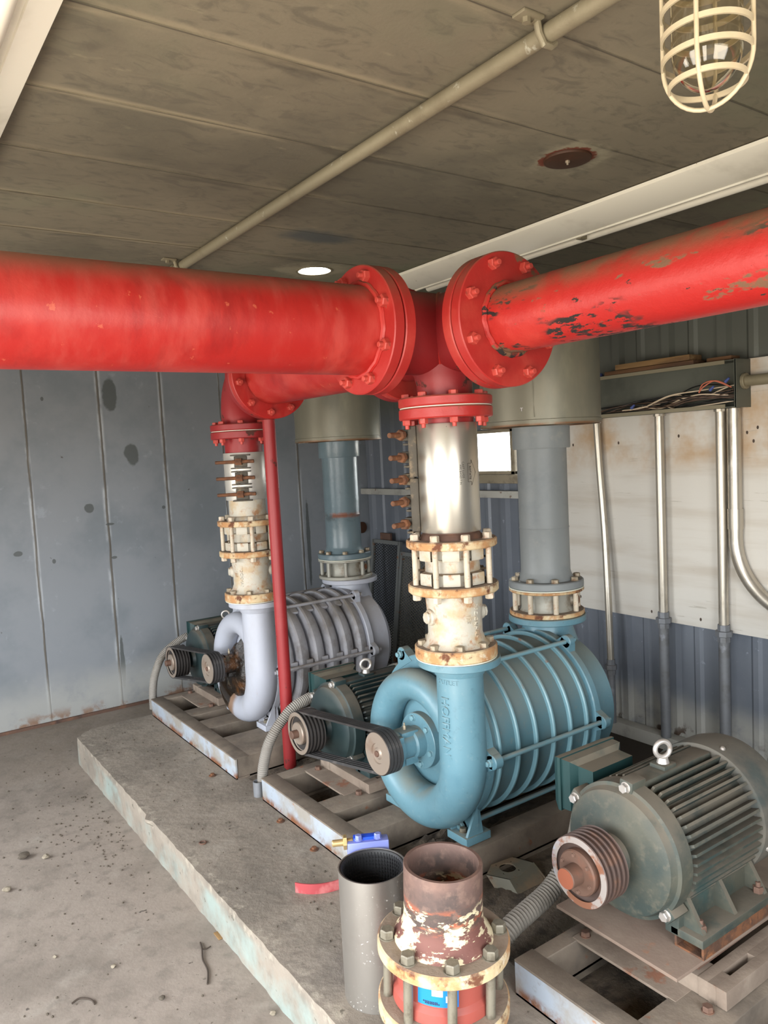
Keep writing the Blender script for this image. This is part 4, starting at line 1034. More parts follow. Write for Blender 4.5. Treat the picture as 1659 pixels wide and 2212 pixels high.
# ------------------------------------------------------------------ grey inlet risers and silencers
def inlet(cx, cy, m, side, zb):
    c = Vector((cx, cy, 0)); far = side == 'far'; who = 'pale grey' if far else 'teal'
    t = thing('inlet_valve', 'low wafer valve with studs on the rear inlet of the %s blower' % who, 'valve', (cx, cy, zb), 'inlet valves behind the drums')
    bm = BM(); disc(bm, (cx, cy, zb + .001), UP, .150, .018, 64, .08, .003); lf = obj('lower_flange', bm, 'valve_grey' if far else 'cream_rust', t)
    bm = BM(); lathe(bm, [(.08, zb + .019), (.113, zb + .019), (.106, zb + .03), (.106, zb + .085), (.113, zb + .096), (.08, zb + .096)], c, UP, 64)
    a = math.radians(-62); dd = Vector((math.cos(a), math.sin(a), 0)); q = c + dd * .10 + UP * (zb + .06)
    cyl(bm, q, q + dd * .03, .024, seg=20, bev=.004); b = obj('body', bm, 'valve_grey', t)
    bm = BM(); cyl(bm, q + dd * .0295, q + dd * .032, .015, seg=18); obj('plug', bm, 'rust', b)
    bm = BM(); disc(bm, (cx, cy, zb + .096), UP, .150, .012, 64, .08, .003); obj('upper_flange', bm, 'cream_rust' if not far else 'valve_grey', t)
    for q in ringpts((cx, cy, zb + .019), UP, .130, 8, .25): bolt(t, q, UP, .0105, .077, 'bolt_cream' if not far else 'valve_grey', 'stud', 'stud')
    z0 = zb + .108; z1 = 1.668
    t = thing('inlet_riser', ('glossy blue-grey riser pipe with a rusty weld band' if far else 'matt grey riser pipe') + ' behind the %s blower drum' % who, 'pipe', (cx, cy, z0), 'grey inlet risers')
    bm = BM(); disc(bm, (cx, cy, z0), UP, .150, .004, 64, .08, .0008); obj('gasket', bm, 'gasket', t)
    bm = BM(); disc(bm, (cx, cy, z0 + .004), UP, .150, .030, 64, .08, .004); f = obj('flange', bm, m, t)
    ring_bolts(f, c, 8, .128, z0 + .034, True, 'bolt_steel', .0145, .013, ph=.25)
    bm = BM(); lathe(bm, [(.08, z0 + .033), (.113, z0 + .034), (.102, z0 + .06), (.099, z0 + .07), (.0985, z0 + .24), (.1005, z0 + .245), (.0985, z0 + .25), (.0985, z1 - .085), (.08, z1 - .085)], c, UP, 64); obj('pipe', bm, m, t)
    bm = BM(); lathe(bm, [(.09, z1 - .09), (.112, z1 - .09), (.114, z1 - .085), (.114, z1 - .002), (.09, z1 - .002)], c, UP, 64); obj('collar', bm, m, t)
    t = thing('inlet_silencer', ('far' if far else 'near') + ' big grey drum silencer hanging over the %s blower' % who, 'silencer', (cx, cy, z1), 'drum silencers on the inlet risers')
    bm = BM(); lathe(bm, [(.10, 0.012), (.232, .012), (.234, 0), (.239, 0), (.239, .02), (.236, .022), (.236, .385), (.228, .395), (0, .395)], (cx, cy, z1), UP, 96); sh = obj('shell', bm, 'silencer', t)
    if not far:
        bm = BM(); a = math.radians(218); q = c + Vector((math.cos(a), math.sin(a), 0)) * .2365
        tube(bm, [q + UP * (z1 + .03 + .05 * i) + Vector((.002 * math.sin(i * 2.1), -.002 * math.cos(i * 3), 0)) for i in range(7)], .0022, 6); obj('shell_seam', bm, 'silencer', sh)
        bm = text_bm('T', .018, .0003); text_on_cyl(bm, c, .2366, math.radians(207), z1 + .06, False); obj('chalk_mark', bm, 'label_white', sh, 0)
inlet(2.305, 2.185, 'grey_pipe', 'near', .9085)
inlet(2.262, 3.662, 'bluegrey_pipe', 'far', .9085)

# ------------------------------------------------------------------ flexible conduits at the motors
def flex(P, r, label, m='flex', cat='conduit', pitch=.0085, group='flexible motor conduits', coil=None, name='flexible_conduit'):
    c = spline(P, 14); out = []; L0 = 0
    # resample densely
    ds = [0]
    for a, b in zip(c[:-1], c[1:]): ds.append(ds[-1] + (b - a).length)
    n = max(40, int(ds[-1] / pitch * 4)); k = 0
    for i in range(n + 1):
        s = ds[-1] * i / n
        while k < len(c) - 2 and ds[k + 1] < s: k += 1
        f = (s - ds[k]) / max(1e-9, ds[k + 1] - ds[k]); out.append(c[k].lerp(c[k + 1], f))
    rad = [r * (1 + .075 * math.cos(2 * PI * (ds[-1] * i / n) / pitch)) for i in range(n + 1)]
    bm = BM(); tube(bm, out, rad, 14)
    return single(name, bm, m, label, cat, P[-1], group, 60)
flex([(1.72, 2.93, .535), (1.656, 2.96, .535), (1.536, 2.965, .507), (1.464, 2.97, .452), (1.404, 2.975, .375), (1.376, 2.985, .285), (1.368, 2.99, .22), (1.366, 2.99, .153)], .0225, 'grey flexible conduit arching from the motor of the teal blower to the plinth')
flex([(1.74, 4.43, .55), (1.64, 4.47, .55), (1.56, 4.48, .526), (1.462, 4.48, .462), (1.407, 4.48, .36), (1.385, 4.48, .26), (1.382, 4.48, .153)], .0225, 'grey flexible conduit beside the motor nearest the end wall')
flex([(1.70, 1.50, .50), (1.71, 1.535, .40), (1.66, 1.548, .315), (1.585, 1.545, .275), (1.50, 1.54, .258), (1.42, 1.535, .24), (1.37, 1.53, .21), (1.352, 1.528, .178)], .029, 'dirty ribbed flexible conduit lying beside the nearest dusty motor', 'flex_dark', pitch=.011)

# ------------------------------------------------------------------ right wall services
WX = XR - .052   # face of the plywood
t = thing('wire_trough', 'long grey-green open steel wiring trough on the plywood', 'wireway', (WX, 2.38, 1.715))
tx0, tx1, ty0, ty1, tz0, tz1 = WX - .115, WX - .001, 1.915, 3.02, 1.715, 1.925
bm = BM(); box(bm, (tx1 - .004, ty0, tz0), (tx1, ty1, tz1)); box(bm, (tx0, ty0, tz0), (tx1, ty1, tz0 + .004)); box(bm, (tx0, ty0, tz1 - .004), (tx1, ty1, tz1)); box(bm, (tx0, ty1 - .004, tz0), (tx1, ty1, tz1))
obj('channel', bm, 'trough', t, 0)
bm = BM(); box(bm, (tx0 - .001, ty0 + .05, tz0 - .001), (tx0 + .003, ty1, tz0 + .016)); box(bm, (tx0 - .001, ty0 + .05, tz1 - .016), (tx0 + .003, ty1, tz1 + .001)); obj('lip', bm, 'trough_lip', t, 0)
bm = BM(); box(bm, (tx0 - .003, ty0 - .006, tz0 - .002), (tx1, ty0 + .002, tz1 + .002), .001); box(bm, (tx0 - .003, ty0 - .004, tz0 - .002), (tx0 + .001, ty0 + .004, tz1 + .002)); obj('end_cap', bm, 'trough', t, 0)
wires = [('wire_black', 9), ('wire_brown', 8), ('wire_white', 4), ('wire_red', 2)]
rnd = random.Random(3)
k = 0; names = {'wire_black': 'black', 'wire_brown': 'brown', 'wire_white': 'cream', 'wire_red': 'salmon'}
for m_, n in wires:
    for i in range(n):
        xa = tx0 + .012 + rnd.random() * .06
        ya = ty0 + .02 + rnd.random() * .05; yb = ty0 + .30 + rnd.random() * (.35 if m_ in ('wire_white', 'wire_red') else .60)
        if m_ == 'wire_red': yb = ty0 + .22
        za = tz0 + .03 + rnd.random() * .08
        P = [(xa + .02, ya, za)]
        for j in range(1, 5):
            f = j / 4
            P.append((tx0 + .010 + rnd.random() * .05, ya + (yb - ya) * f, max(tz0 + .011, za * (1 - f) + (tz0 + .02) * f + (rnd.random() - .35) * .045)))
        if m_ == 'wire_red': P = [(xa, ya, tz0 + .09), (tx0 + .01, ya + .07, tz0 + .125), (tx0 + .012, ya + .13, tz0 + .115 - i * .01), (xa, ya + .16, tz0 + .08)]
        bm = BM(); tube(bm, spline(P, 8), .0032 if m_ != 'wire_brown' else .0026, 6)
        single('loose_wire', bm, m_, 'loose %s wires tangled in the open trough' % names[m_], 'wire', P[0], '%s wires in the trough' % names[m_], 60)
for i, (y, z) in enumerate(((ty0 + .055, tz0 + .115), (ty0 + .13, tz0 + .085), (ty0 + .56, tz0 + .035), (ty0 + .80, tz0 + .075))):
    bm = BM(); q = Vector((tx0 + .012, y, z)); cyl(bm, q, q + Vector((-.004, -.022, .016)), .008, .005, 12, .001)
    single('wire_connector', bm, 'blue_cap', 'blue wire connector cap in the open trough, %s from the end cap' % ('first', 'second', 'third', 'farthest')[i], 'connector', q, 'blue caps in the trough')

def board(x, y0, y1, z0, z1, d, m_, label, tilt=0.0):
    bm = BM(); box(bm, (x, y0, z0), (x + d, y1, z1), .002, Matrix.Rotation(tilt, 3, 'X') if tilt else None)
    single('scrap_board', bm, m_, label, 'board', (x, (y0 + y1) / 2, z0), 'scrap boards on the wiring trough')
board(tx0 + .004, 2.12, 2.63, tz1 + .003, tz1 + .022, .10, 'wood_dark', 'dark brown board lying flat on the trough, under the pale board')
board(tx0 + .002, 2.14, 2.56, tz1 + .024, tz1 + .050, .10, 'wood', 'pale weathered board on top of the brown board on the trough')
board(tx0 + .03, 1.95, 2.07, tz1 + .004, tz1 + .022, .07, 'wood_dark', 'short brown offcut on the trough, near its end cap')
bm = BM(); cyl(bm, (tx0 + .03, 2.70, tz1 + .002), (tx0 + .03, 2.70, tz1 + .022), .036, .032, 20, .004)
single('plastic_cap', bm, 'blue_cap', 'small dark blue plastic cap on the trough, left of the boards', 'cap', (tx0 + .03, 2.70, tz1 + .002))

def union(bm, q, ax, r):
    ax = Vector(ax); lathe(bm, [(r * .9, -.02), (r * 1.25, -.02), (r * 1.28, .008), (r * 1.75, .010), (r * 1.75, .034), (r * 1.35, .038), (r * 1.35, .062), (r * .9, .064)], q, ax, 8)
def wall_conduit(x, y, ztop, zu, r, label, pts=None):
    t = thing('wall_conduit', label, 'conduit', (x, y, .07), 'vertical conduits on the right wall')
    P = pts or [(x, y, ztop), (x, y, zu)]
    bm = BM(); tube(bm, spline(P, 10) if len(P) > 2 else P, r, 24); obj('bright_tube', bm, 'galv', t)
    e = Vector(P[-1])
    bm = BM(); union(bm, e + UP * .02, -UP, r); obj('union', bm, 'galv_dark', t)
    bm = BM(); cyl(bm, e - UP * .02, (e.x, e.y, .071), r * 1.12, seg=24); obj('lower_pipe', bm, 'galv_dark', t)
    bm = BM(); cyl(bm, (P[0][0], P[0][1], ztop - .012), (P[0][0], P[0][1], ztop), r * 1.3, seg=10); obj('locknut', bm, 'galv', t)
CXW = WX - .034
wall_conduit(CXW, 2.735, 1.714, .38, .0185, 'thin left-hand conduit, bowed, under the trough', [(CXW, 2.755, 1.714), (CXW - .002, 2.74, 1.45), (CXW - .012, 2.71, 1.1), (CXW - .03, 2.685, .75), (CXW - .035, 2.675, .38)])
wall_conduit(CXW - .008, 2.36, 1.714, .68, .022, 'single straight conduit under the middle of the trough')
wall_conduit(CXW - .006, 2.035, 1.714, .665, .0225, 'straight conduit under the right end of the trough, beside the curved one')
t = thing('curved_conduit', 'fat conduit sweeping right in a long bend, under the trough end', 'conduit', (CXW, 1.965, 1.714))
bm = BM(); P = [(CXW, 1.972, 1.713), (CXW, 1.972, 1.22)] ; tube(bm, P, .0305, 24); obj('tube', bm, 'galv', t)
bm = BM(); tube(bm, [(CXW, 1.972, 1.16), (CXW, 1.972, 1.255)], .034, 24); obj('coupling', bm, 'galv', t)
bm = BM(); R_ = .34; tube(bm, [(CXW, 1.972, 1.21)] + [(CXW, 1.972 - R_ + R_ * math.cos(q), 1.12 - R_ * math.sin(q)) for q in [PI / 2 * i / 20 for i in range(18)]] + [(CXW, 1.972 - R_ - .7, .775)], .0305, 24); obj('bend', bm, 'galv', t, 60)
t = thing('side_conduit', 'grey conduit leaving the trough end cap to the right', 'conduit', (tx0 + .06, 1.9, 1.83))
bm = BM(); tube(bm, [(tx0 + .055, 1.895, 1.828), (tx0 + .055, -.8, 1.828)], .024, 24); obj('tube', bm, 'galv_old', t)
bm = BM(); cyl(bm, (tx0 + .055, 1.909, 1.828), (tx0 + .055, 1.892, 1.828), .036, seg=12, bev=.003); obj('locknut', bm, 'galv_old', t)

# expanded-metal screens leaning in the corner
def screen(y0, y1, xb, xt, zt, m_, label):
    t = thing('mesh_screen', label, 'screen', (xb, (y0 + y1) / 2, .0), 'mesh screens leaning on the right wall')
    def P(u, v): return Vector((xb + (xt - xb) * v, y0 + (y1 - y0) * u, .003 + (zt - .003) * v))
    nrm = (P(0, 1) - P(0, 0)).cross(P(1, 0) - P(0, 0)).normalized() * .012
    bm = BM()
    def bar(a, b, w):
        d = (b - a).normalized(); s = d.cross(nrm).normalized() * w
        prism(bm, [a - s - nrm, b - s - nrm, b + s - nrm, a + s - nrm], nrm * 2)
    w = .014; e = .04
    bar(P(0, 0), P(0, 1), w); bar(P(1, 0), P(1, 1), w); bar(P(0, .014), P(1, .014), w); bar(P(0, .986), P(1, .986), w)
    obj('frame', bm, 'screen_frame', t, 0)
    bm = BM(); n = 44; H = (P(0, 1) - P(0, 0)).length; Wd = abs(y1 - y0); st = .021; slope = .55
    def clip(c0, s):
        # line v*H = c0 + s*u*Wd inside the unit square
        pts = []
        for u in (0, 1):
            v = (c0 + s * u * Wd) / H
            if 0 <= v <= 1: pts.append((u, v))
        for v in (0, 1):
            u = (v * H - c0) / (s * Wd)
            if 0 < u < 1: pts.append((u, v))
        return pts[:2]
    c0 = -slope * Wd
    while c0 < H + slope * Wd:
        for s in (slope, -slope):
            q = clip(c0, s)
            if len(q) == 2:
                a, b = P(*q[0]), P(*q[1]); d = (b - a)
                if d.length > .01:
                    d.normalize(); sd = d.cross(nrm).normalized() * .0026
                    prism(bm, [a - sd, b - sd, b + sd, a + sd], nrm.normalized() * .002)
        c0 += st
    obj('expanded_metal', bm, m_, t, 0)
    return t
screen(4.905, 4.565, 3.19, 3.305, .93, 'screen', 'dark mesh screen leaning in the corner, left of the other screen')
screen(4.52, 4.17, 3.17, 3.29, .86, 'screen_pale', 'grey mesh screen leaning on the wall, right of the dark screen')
bm = BM(); box(bm, (3.325, 4.72, .90), (3.345, 4.85, .98), .002); single('rusty_bracket', bm, 'rust_dark', 'small rusty bracket behind the top of the dark mesh screen', 'bracket', (3.335, 4.78, .9))
bm = BM(); cyl(bm, (3.335, YB, 1.005), (3.335, YB - .012, 1.005), .045, seg=32, bev=.003)
single('round_wall_cover', bm, 'vent_rust', 'round rusty cover on the end wall beside the far riser', 'cover', (3.335, YB, 1.005))

# ------------------------------------------------------------------ ceiling services
t = thing('ceiling_conduit', 'long dusty conduit clipped across the ceiling', 'conduit', (1.25, 2.2, ZC))
bm = BM(); cyl(bm, (1.245, -.88, ZC - .022), (1.252, 3.32, ZC - .022), .0195, seg=20); cyl(bm, (1.252, 3.27, ZC - .022), (1.252, 3.33, ZC - .022), .024, seg=8); obj('tube', bm, 'galv_old', t)
for y in (1.125, 3.20):
    bm = BM()
    tube(bm, [(1.205, y, ZC - .004), (1.218, y, ZC - .006), (1.223, y, ZC - .028), (1.236, y, ZC - .046), (1.255, y, ZC - .046), (1.268, y, ZC - .036)], .008, 10)
    box(bm, (1.165, y - .018, ZC - .008), (1.222, y + .018, ZC - .0005), .003); cyl(bm, (1.187, y, ZC - .018), (1.187, y, ZC - .006), .009, seg=6)
    obj('clip', bm, 'galv_old', t)
t = thing('junction_box', 'round grey junction box at the far end of the ceiling conduit', 'junction box', (1.235, 3.40, ZC))
bm = BM(); cyl(bm, (1.235, 3.395, ZC - .001), (1.235, 3.395, ZC - .05), .062, seg=28, bev=.004); obj('body', bm, 'galv_old', t)
bm = BM(); disc(bm, (1.235, 3.395, ZC - .05), (0, 0, -1), .066, .004, 28); obj('cover', bm, 'galv_old', t)
flex([(1.17, 3.40, ZC - .022), (1.05, 3.39, ZC - .012), (.92, 3.375, ZC - .010), (.82, 3.40, ZC - .022), (.74, 3.45, ZC - .040), (.66, 3.47, ZC - .045), (.58, 3.43, ZC - .022), (.48, 3.40, ZC - .012), (.2, 3.4, ZC - .012)], .0075, 'thin shiny armoured cable sagging under the ceiling, above the wide red pipe', 'flex_metal', 'cable', .0075, None, name='armoured_cable')

def strip_light(x0, x1, y0, y1, label, clip):
    t = thing('strip_light', label, 'light fixture', ((x0 + x1) / 2, (y0 + y1) / 2, ZC), 'white strip light fixtures')
    w = x1 - x0; bm = BM()
    prof = [(0, 0), (0, -.012), (.02, -.016), (.42, -.052), (.47, -.052), (.475, -.058), (.505, -.058), (.505, -.03), (.54, -.03), (.54, 0)]
    prism(bm, [(x0 + w * u, y0, ZC - .0035 + z) for u, z in prof], (0, y1 - y0, 0)); obj('housing', bm, 'white_enamel', t, 20)
    bm = BM(); prof = [(.54, 0), (.54, -.022), (.60, -.026), (.80, -.030), (.805, -.036), (.985, -.024), (1, -.014), (1, 0)]
    prism(bm, [(x0 + w * u, y0, ZC - .0036 + z) for u, z in prof], (0, y1 - y0, 0)); obj('reflector', bm, 'white_enamel', t, 20)
    bm = BM(); cyl(bm, (x0 + w * .68, y0 + .03, ZC - .047), (x0 + w * .68, y1 - .03, ZC - .047), .019, seg=24); obj('tube', bm, 'white_enamel', t)
    bm = BM(); box(bm, (x0 + w * .50, clip - .012, ZC - .066), (x0 + w * .62, clip + .012, ZC - .05), .002); obj('clip', bm, 'galv_old', t)
strip_light(2.265, 2.575, -.4, 3.1, 'long white strip light above the right-hand red pipe', 2.06)
strip_light(.085, .395, -.4, 2.6, 'white strip light at the upper left, only its edge showing', 1.2)

t = thing('roof_vent_cap', 'rusty round vent cap in the ceiling', 'vent', (1.865, 1.62, ZC))
bm = BM(); lathe(bm, [(.0, -.007), (.066, -.008), (.070, -.007), (.071, -.004), (.071, .0)], (1.865, 1.62, ZC - .0005), UP, 48); obj('cap', bm, 'vent_rust', t)
bolt(t, (1.865, 1.62, ZC - .006), (0, 0, -1), .007, .008, 'bolt_steel', 'nut', name='nut')
bm = BM(); lathe(bm, [(.078, -.003), (.086, -.003), (.086, -.0005), (.077, .018), (.075, .018), (.076, -.003)], (1.868, 3.150, ZC), UP, 48)
single('open_roof_vent', bm, 'galv_old', 'round open vent in the ceiling letting daylight in', 'vent', (1.868, 3.15, ZC))

# caged lamp near the camera
lc = Vector((.962, .598, 0)); zb = 2.022
t = thing('caged_lamp', 'glass jar lamp in a cream wire cage hanging from the ceiling', 'lamp', (lc.x, lc.y, ZC))
bm = BM(); lathe(bm, [(0, ZC - .001), (.065, ZC - .001), (.065, ZC - .02), (.045, ZC - .03), (.052, ZC - .07), (.060, ZC - .085), (.060, ZC - .105), (0, ZC - .105)], lc, UP, 40); obj('base', bm, 'cage', t)
bm = BM(); prof = [(.044, ZC - .103)] + [(.044, zb + .075)] + [(.044 * math.cos(q), zb + .075 - .052 * math.sin(q)) for q in [PI / 2 * i / 10 for i in range(1, 11)]]
inner = [(max(0, r - .0025), z + (.0025 if r < .0439 else 0)) for r, z in prof[::-1]]
lathe(bm, prof + inner + prof[:1], lc, UP, 40); gl = obj('glass_globe', bm, 'glass', t, 60)
cg = BM(); rc = .0555
for q in ringpts((lc.x, lc.y, 0), UP, 1, 4, math.radians(20)):
    d = (q - Vector((lc.x, lc.y, 0))); d.z = 0
    P = [Vector((lc.x, lc.y, ZC - .095)) + d * rc] + [Vector((lc.x, lc.y, z)) + d * rc for z in (2.25, 2.15, zb + .068)] + [Vector((lc.x, lc.y, zb + .066 - .066 * math.sin(a))) + d * rc * math.cos(a) for a in [PI / 2 * i / 10 for i in range(1, 11)]]
    tube(cg, P, .0030, 8)
for z, r in ((2.31, rc), (2.27, rc), (2.23, rc), (2.18, rc), (2.147, rc), (2.115, rc), (2.086, rc), (2.054, rc * .86)):
    lathe(cg, [(r - .002, z - .0035), (r + .001, z - .0035), (r + .001, z + .0035), (r - .002, z + .0035), (r - .002, z - .0035)], lc, UP, 48)
obj('cage', cg, 'cage', t, 50)

# ------------------------------------------------------------------ loose parts in the foreground
# new repair sleeve standing on the plinth
c = Vector((1.062, 1.668, .1505))
t = thing('spare_repair_sleeve', 'new stainless repair sleeve with black rubber lining, standing on the plinth', 'pipe coupling', c)
bm = BM(); lathe(bm, [(.088, 0), (.0915, 0), (.0915, .352), (.088, .352), (.088, 0)], c, UP, 80); obj('sleeve', bm, 'stainless_new', t)
bm = BM(); prof = [(.0875, .348), (.0865, .350), (.083, .350), (.080, .346)]
for i in range(30):
    z = .340 - i * .0105; prof += [(.0785, z), (.0785, z - .004), (.0805, z - .0052), (.0805, z - .0095)]
prof += [(.0805, .004), (.0875, .004)]
lathe(bm, prof, c, UP, 80)
for i in range(56):
    a = 2 * PI * i / 56; q = c + Vector((math.cos(a) * .0786, math.sin(a) * .0786, .19)); box(bm, q - Vector((.0012, .0012, .155)), q + Vector((.0012, .0012, .155)), 0, Matrix.Rotation(a, 3, 'Z'), q)
obj('rubber_lining', bm, 'rubber', t, 40)
a = math.radians(62); dd = Vector((math.cos(a), math.sin(a), 0)); tg = Vector((-math.sin(a), math.cos(a), 0)); rot = Matrix.Rotation(a, 3, 'Z')
q = c + dd * .112 + UP * .20
bm = BM(); box(bm, q - Vector((.018, .058, .165)), q + Vector((.018, .058, .168)), .004, rot, q); lg = obj('clamp_lug', bm, 'lug_blue', t)
for e, dz in ((.162, 0), (.06, 0), (-.05, 0)):
    q2 = q + UP * e + dd * .006
    bm = BM(); box(bm, q2 - Vector((.012, .040, .007)), q2 + Vector((.012, .040, .014)), .003, rot, q2); obj('clamp_strap', bm, 'strap_blue', lg)
    if e > .1: bolt(lg, q2 + tg * .050, tg, .010, .05, 'brass', 'tee', 'clamp_bolt')
for e in (-.028, .026):
    q3 = q + UP * .172 - dd * .008 + tg * e; bolt(lg, q3, UP, .010, .012, 'lug_blue')

# flanged assembly standing in the foreground
F = Vector((1.002, 1.318, .1505)); tilt = Matrix.Rotation(math.radians(2.2), 3, Vector((.638, .770, 0)))
FG = thing('valve_assembly', 'rusty flanged valve assembly with an open pipe top, nearest on the plinth', 'valve', F)
def fobj(name, bm, m_, parent=FG, smooth=35, label=None):
    bmesh.ops.rotate(bm, cent=F, matrix=tilt, verts=bm.verts); return obj(name, bm, m_, parent, smooth, label)
def fpt(p): return F + tilt @ (Vector(p) - F)
bm = BM(); lathe(bm, [(.0, .0), (.10, .0), (.112, .03), (.10, .08), (.095, .16), (.10, .196), (0, .196)], F, UP, 64); fobj('lower_body', bm, 'red_body')
bm = BM(); disc(bm, F + UP * .194, UP, .148, .034, 72, .06, .004); lf = fobj('lower_flange', bm, 'cream_rust')
bm = BM(); lathe(bm, [(.06, .229), (.116, .229), (.114, .252), (.105, .262), (.105, .30), (.112, .333), (.06, .333)], F, UP, 72); vb = fobj('valve_body', bm, 'red_body')
for k in range(8):
    pass
bm = BM(); disc(bm, F + UP * .333, UP, .1485, .030, 72, .07, .004); uf = fobj('upper_flange', bm, 'cream_rust')
bm = BM(); lathe(bm, [(.078, .36), (.112, .363), (.110, .372), (.098, .384), (.0905, .400), (.0885, .42), (.0885, .530), (.0875, .532), (.080, .532), (.079, .53), (.079, .36)], F, UP, 80); fobj('open_pipe', bm, 'burnt_pipe')
ph = math.radians(14)
for q in ringpts(F + UP * .363, UP, .126, 8, ph): bolt(uf, fpt(q), tilt @ UP, .0165, .018, 'bolt_dark')
for q in ringpts(F + UP * .2275, UP, .126, 8, ph): bolt(FG, fpt(q), tilt @ UP, .0105, .106, 'bolt_dark', 'stud', 'stud')
for q in ringpts(F + UP * .194, UP, .126, 8, ph): bolt(lf, fpt(q), tilt @ -UP, .0155, .02, 'bolt_dark', 'nut', 'nut')
# blue sticker on the valve body
def patch(bm, az0, az1, z0, z1, r, th):
    lathe(bm, [(r, z0), (r + th, z0), (r + th, z1), (r, z1), (r, z0)], F, UP, 10, arc=az1 - az0, start=az0)
u_, v_ = perp(UP)
def ang(a):  # world azimuth -> lathe parameter
    d = Vector((math.cos(a), math.sin(a), 0)); return math.atan2(d.dot(v_), d.dot(u_))
bm = BM(); a0 = ang(math.radians(200)); a1 = ang(math.radians(248))
if a1 < a0: a0, a1 = a1, a0
patch(bm, a0, a1, .268, .331, .1065, .001); stk = fobj('sticker', bm, 'label_blue', vb, 40, label='blue sticker')
bm = BM(); am = (a0 + a1) / 2
for (da, db, za, zb_) in ((-.12, .10, .292, .306), (.16, .33, .280, .294)): patch(bm, am + da, am + db, za, zb_, .1078, .0004)
fobj('printed_badge', bm, 'label_white', stk, 40)
bm = BM()
for (da, db, z) in ((-.22, .26, .318), (-.2, .05, .3135), (.08, .28, .3135), (-.3, -.02, .276), (-.26, .04, .2725)):
    k = da
    while k < db: patch(bm, am + k, am + k + .022, z, z + .003, .1078, .0004); k += .034
fobj('printed_text', bm, 'ink', stk, 40)

# curved red strip lying on the plinth
bm = BM(); q0 = Vector((1.245, 2.30, .1505))
lathe(bm, [(.148, 0), (.152, 0), (.152, .034), (.148, .034), (.148, 0)], q0, UP, 20, arc=math.radians(62), start=ang(math.radians(208)))
if True:
    single('red_band', bm, 'red_strip', 'curved faded-red strip of pipe wrap lying on the plinth, left of the spare sleeve', 'strip', (1.17, 2.19, .1505))

# guard bracket on the dirt by the near motor
t = thing('guard_bracket', 'chipped steel bracket with a round hole, on the dirt between the skids', 'bracket', (1.70, 1.78, .15))
bm = BM(); gz = .192
out = [(1.618, 1.845), (1.672, 1.880), (1.765, 1.870), (1.792, 1.800), (1.700, 1.770), (1.655, 1.775)]
hx, hy = 1.702, 1.832
cs = [bm.verts.new((x, y, gz)) for x, y in out]; ed = [bm.edges.new((cs[i], cs[(i + 1) % 6])) for i in range(6)]
for rr_, ox, oy in [(.028, 0, 0)] + [(.0042, .040 * math.cos(q), .040 * math.sin(q)) for q in (.5, 2.07, 3.64, 5.2)]:
    n = 28 if rr_ > .01 else 10
    hs = [bm.verts.new((hx + ox + math.cos(q) * rr_, hy + oy + math.sin(q) * rr_, gz)) for q in [2 * PI * i / n for i in range(n)]]; ed += [bm.edges.new((hs[i], hs[(i + 1) % n])) for i in range(n)]
bmesh.ops.triangle_fill(bm, use_beauty=True, edges=ed)
r_ = bmesh.ops.extrude_face_region(bm, geom=list(bm.faces)); bmesh.ops.translate(bm, vec=(0, 0, -.004), verts=[g for g in r_['geom'] if isinstance(g, bmesh.types.BMVert)])
obj('plate', bm, 'guard', t, 30)
bm = BM()
prism(bm, [(1.655, 1.775, gz), (1.700, 1.770, gz), (1.792, 1.800, gz), (1.775, 1.728, .156), (1.655, 1.735, .156)], (0, 0, -.004))
prism(bm, [(1.655, 1.735, .156), (1.775, 1.728, .156), (1.785, 1.718, .1545), (1.648, 1.727, .1545)], (0, 0, -.003))
prism(bm, [(1.765, 1.870, gz), (1.792, 1.800, gz), (1.785, 1.72, .156), (1.80, 1.80, .153), (1.775, 1.875, .153)], (-.004, 0, 0))
prism(bm, [(1.618, 1.845, gz), (1.655, 1.775, gz), (1.655, 1.735, .156), (1.62, 1.80, .153)], (.004, 0, 0))
obj('skirt', bm, 'guard', t, 25)
bm = BM(); pipe(bm, (2.44, 1.20, .196), (2.44, 1.40, .196), .045, .006, 32)
single('red_pipe_offcut', bm, 'red_dark', 'short dull red pipe offcut on the plinth behind the nearest dusty motor', 'pipe', (2.44, 1.3, .151))

# sawn-off stub, rusty anchors, washers
bm = BM(); pipe(bm, (1.343, 2.985, .1505), (1.343, 2.985, .215), .022, .004, 24)
single('pipe_stub', bm, 'galv_dark', 'sawn-off pipe stub beside the left end of the middle skid', 'pipe stub', (1.343, 2.985, .15))
for (x, y, lab) in ((1.305, 2.71, 'rusty anchor nut on the plinth in front of the middle skid'), (1.298, 2.43, 'rusty washer by the middle skid, left of the spare sleeve'), (1.27, 3.32, 'rusty anchor nut on the plinth at the near corner of the far skid')):
    bm = BM(); disc(bm, (x, y, .1505), UP, .017, .004, 20, .007); hexa(bm, (x, y, .1545), UP, .010, .008)
    single('rusty_anchor', bm, 'rust', lab, 'anchor bolt', (x, y, .1505), 'rusty anchors beside the skids')
bm = BM(); tube(bm, [Vector((.995 + .012 * math.cos(q), 2.751 + .012 * math.sin(q), .1535)) for q in [2 * PI * i / 20 for i in range(20)]], .003, 8, True)
single('washer', bm, 'rust_dark', 'small dark ring lying alone on the plinth edge', 'washer', (.995, 2.751, .15))

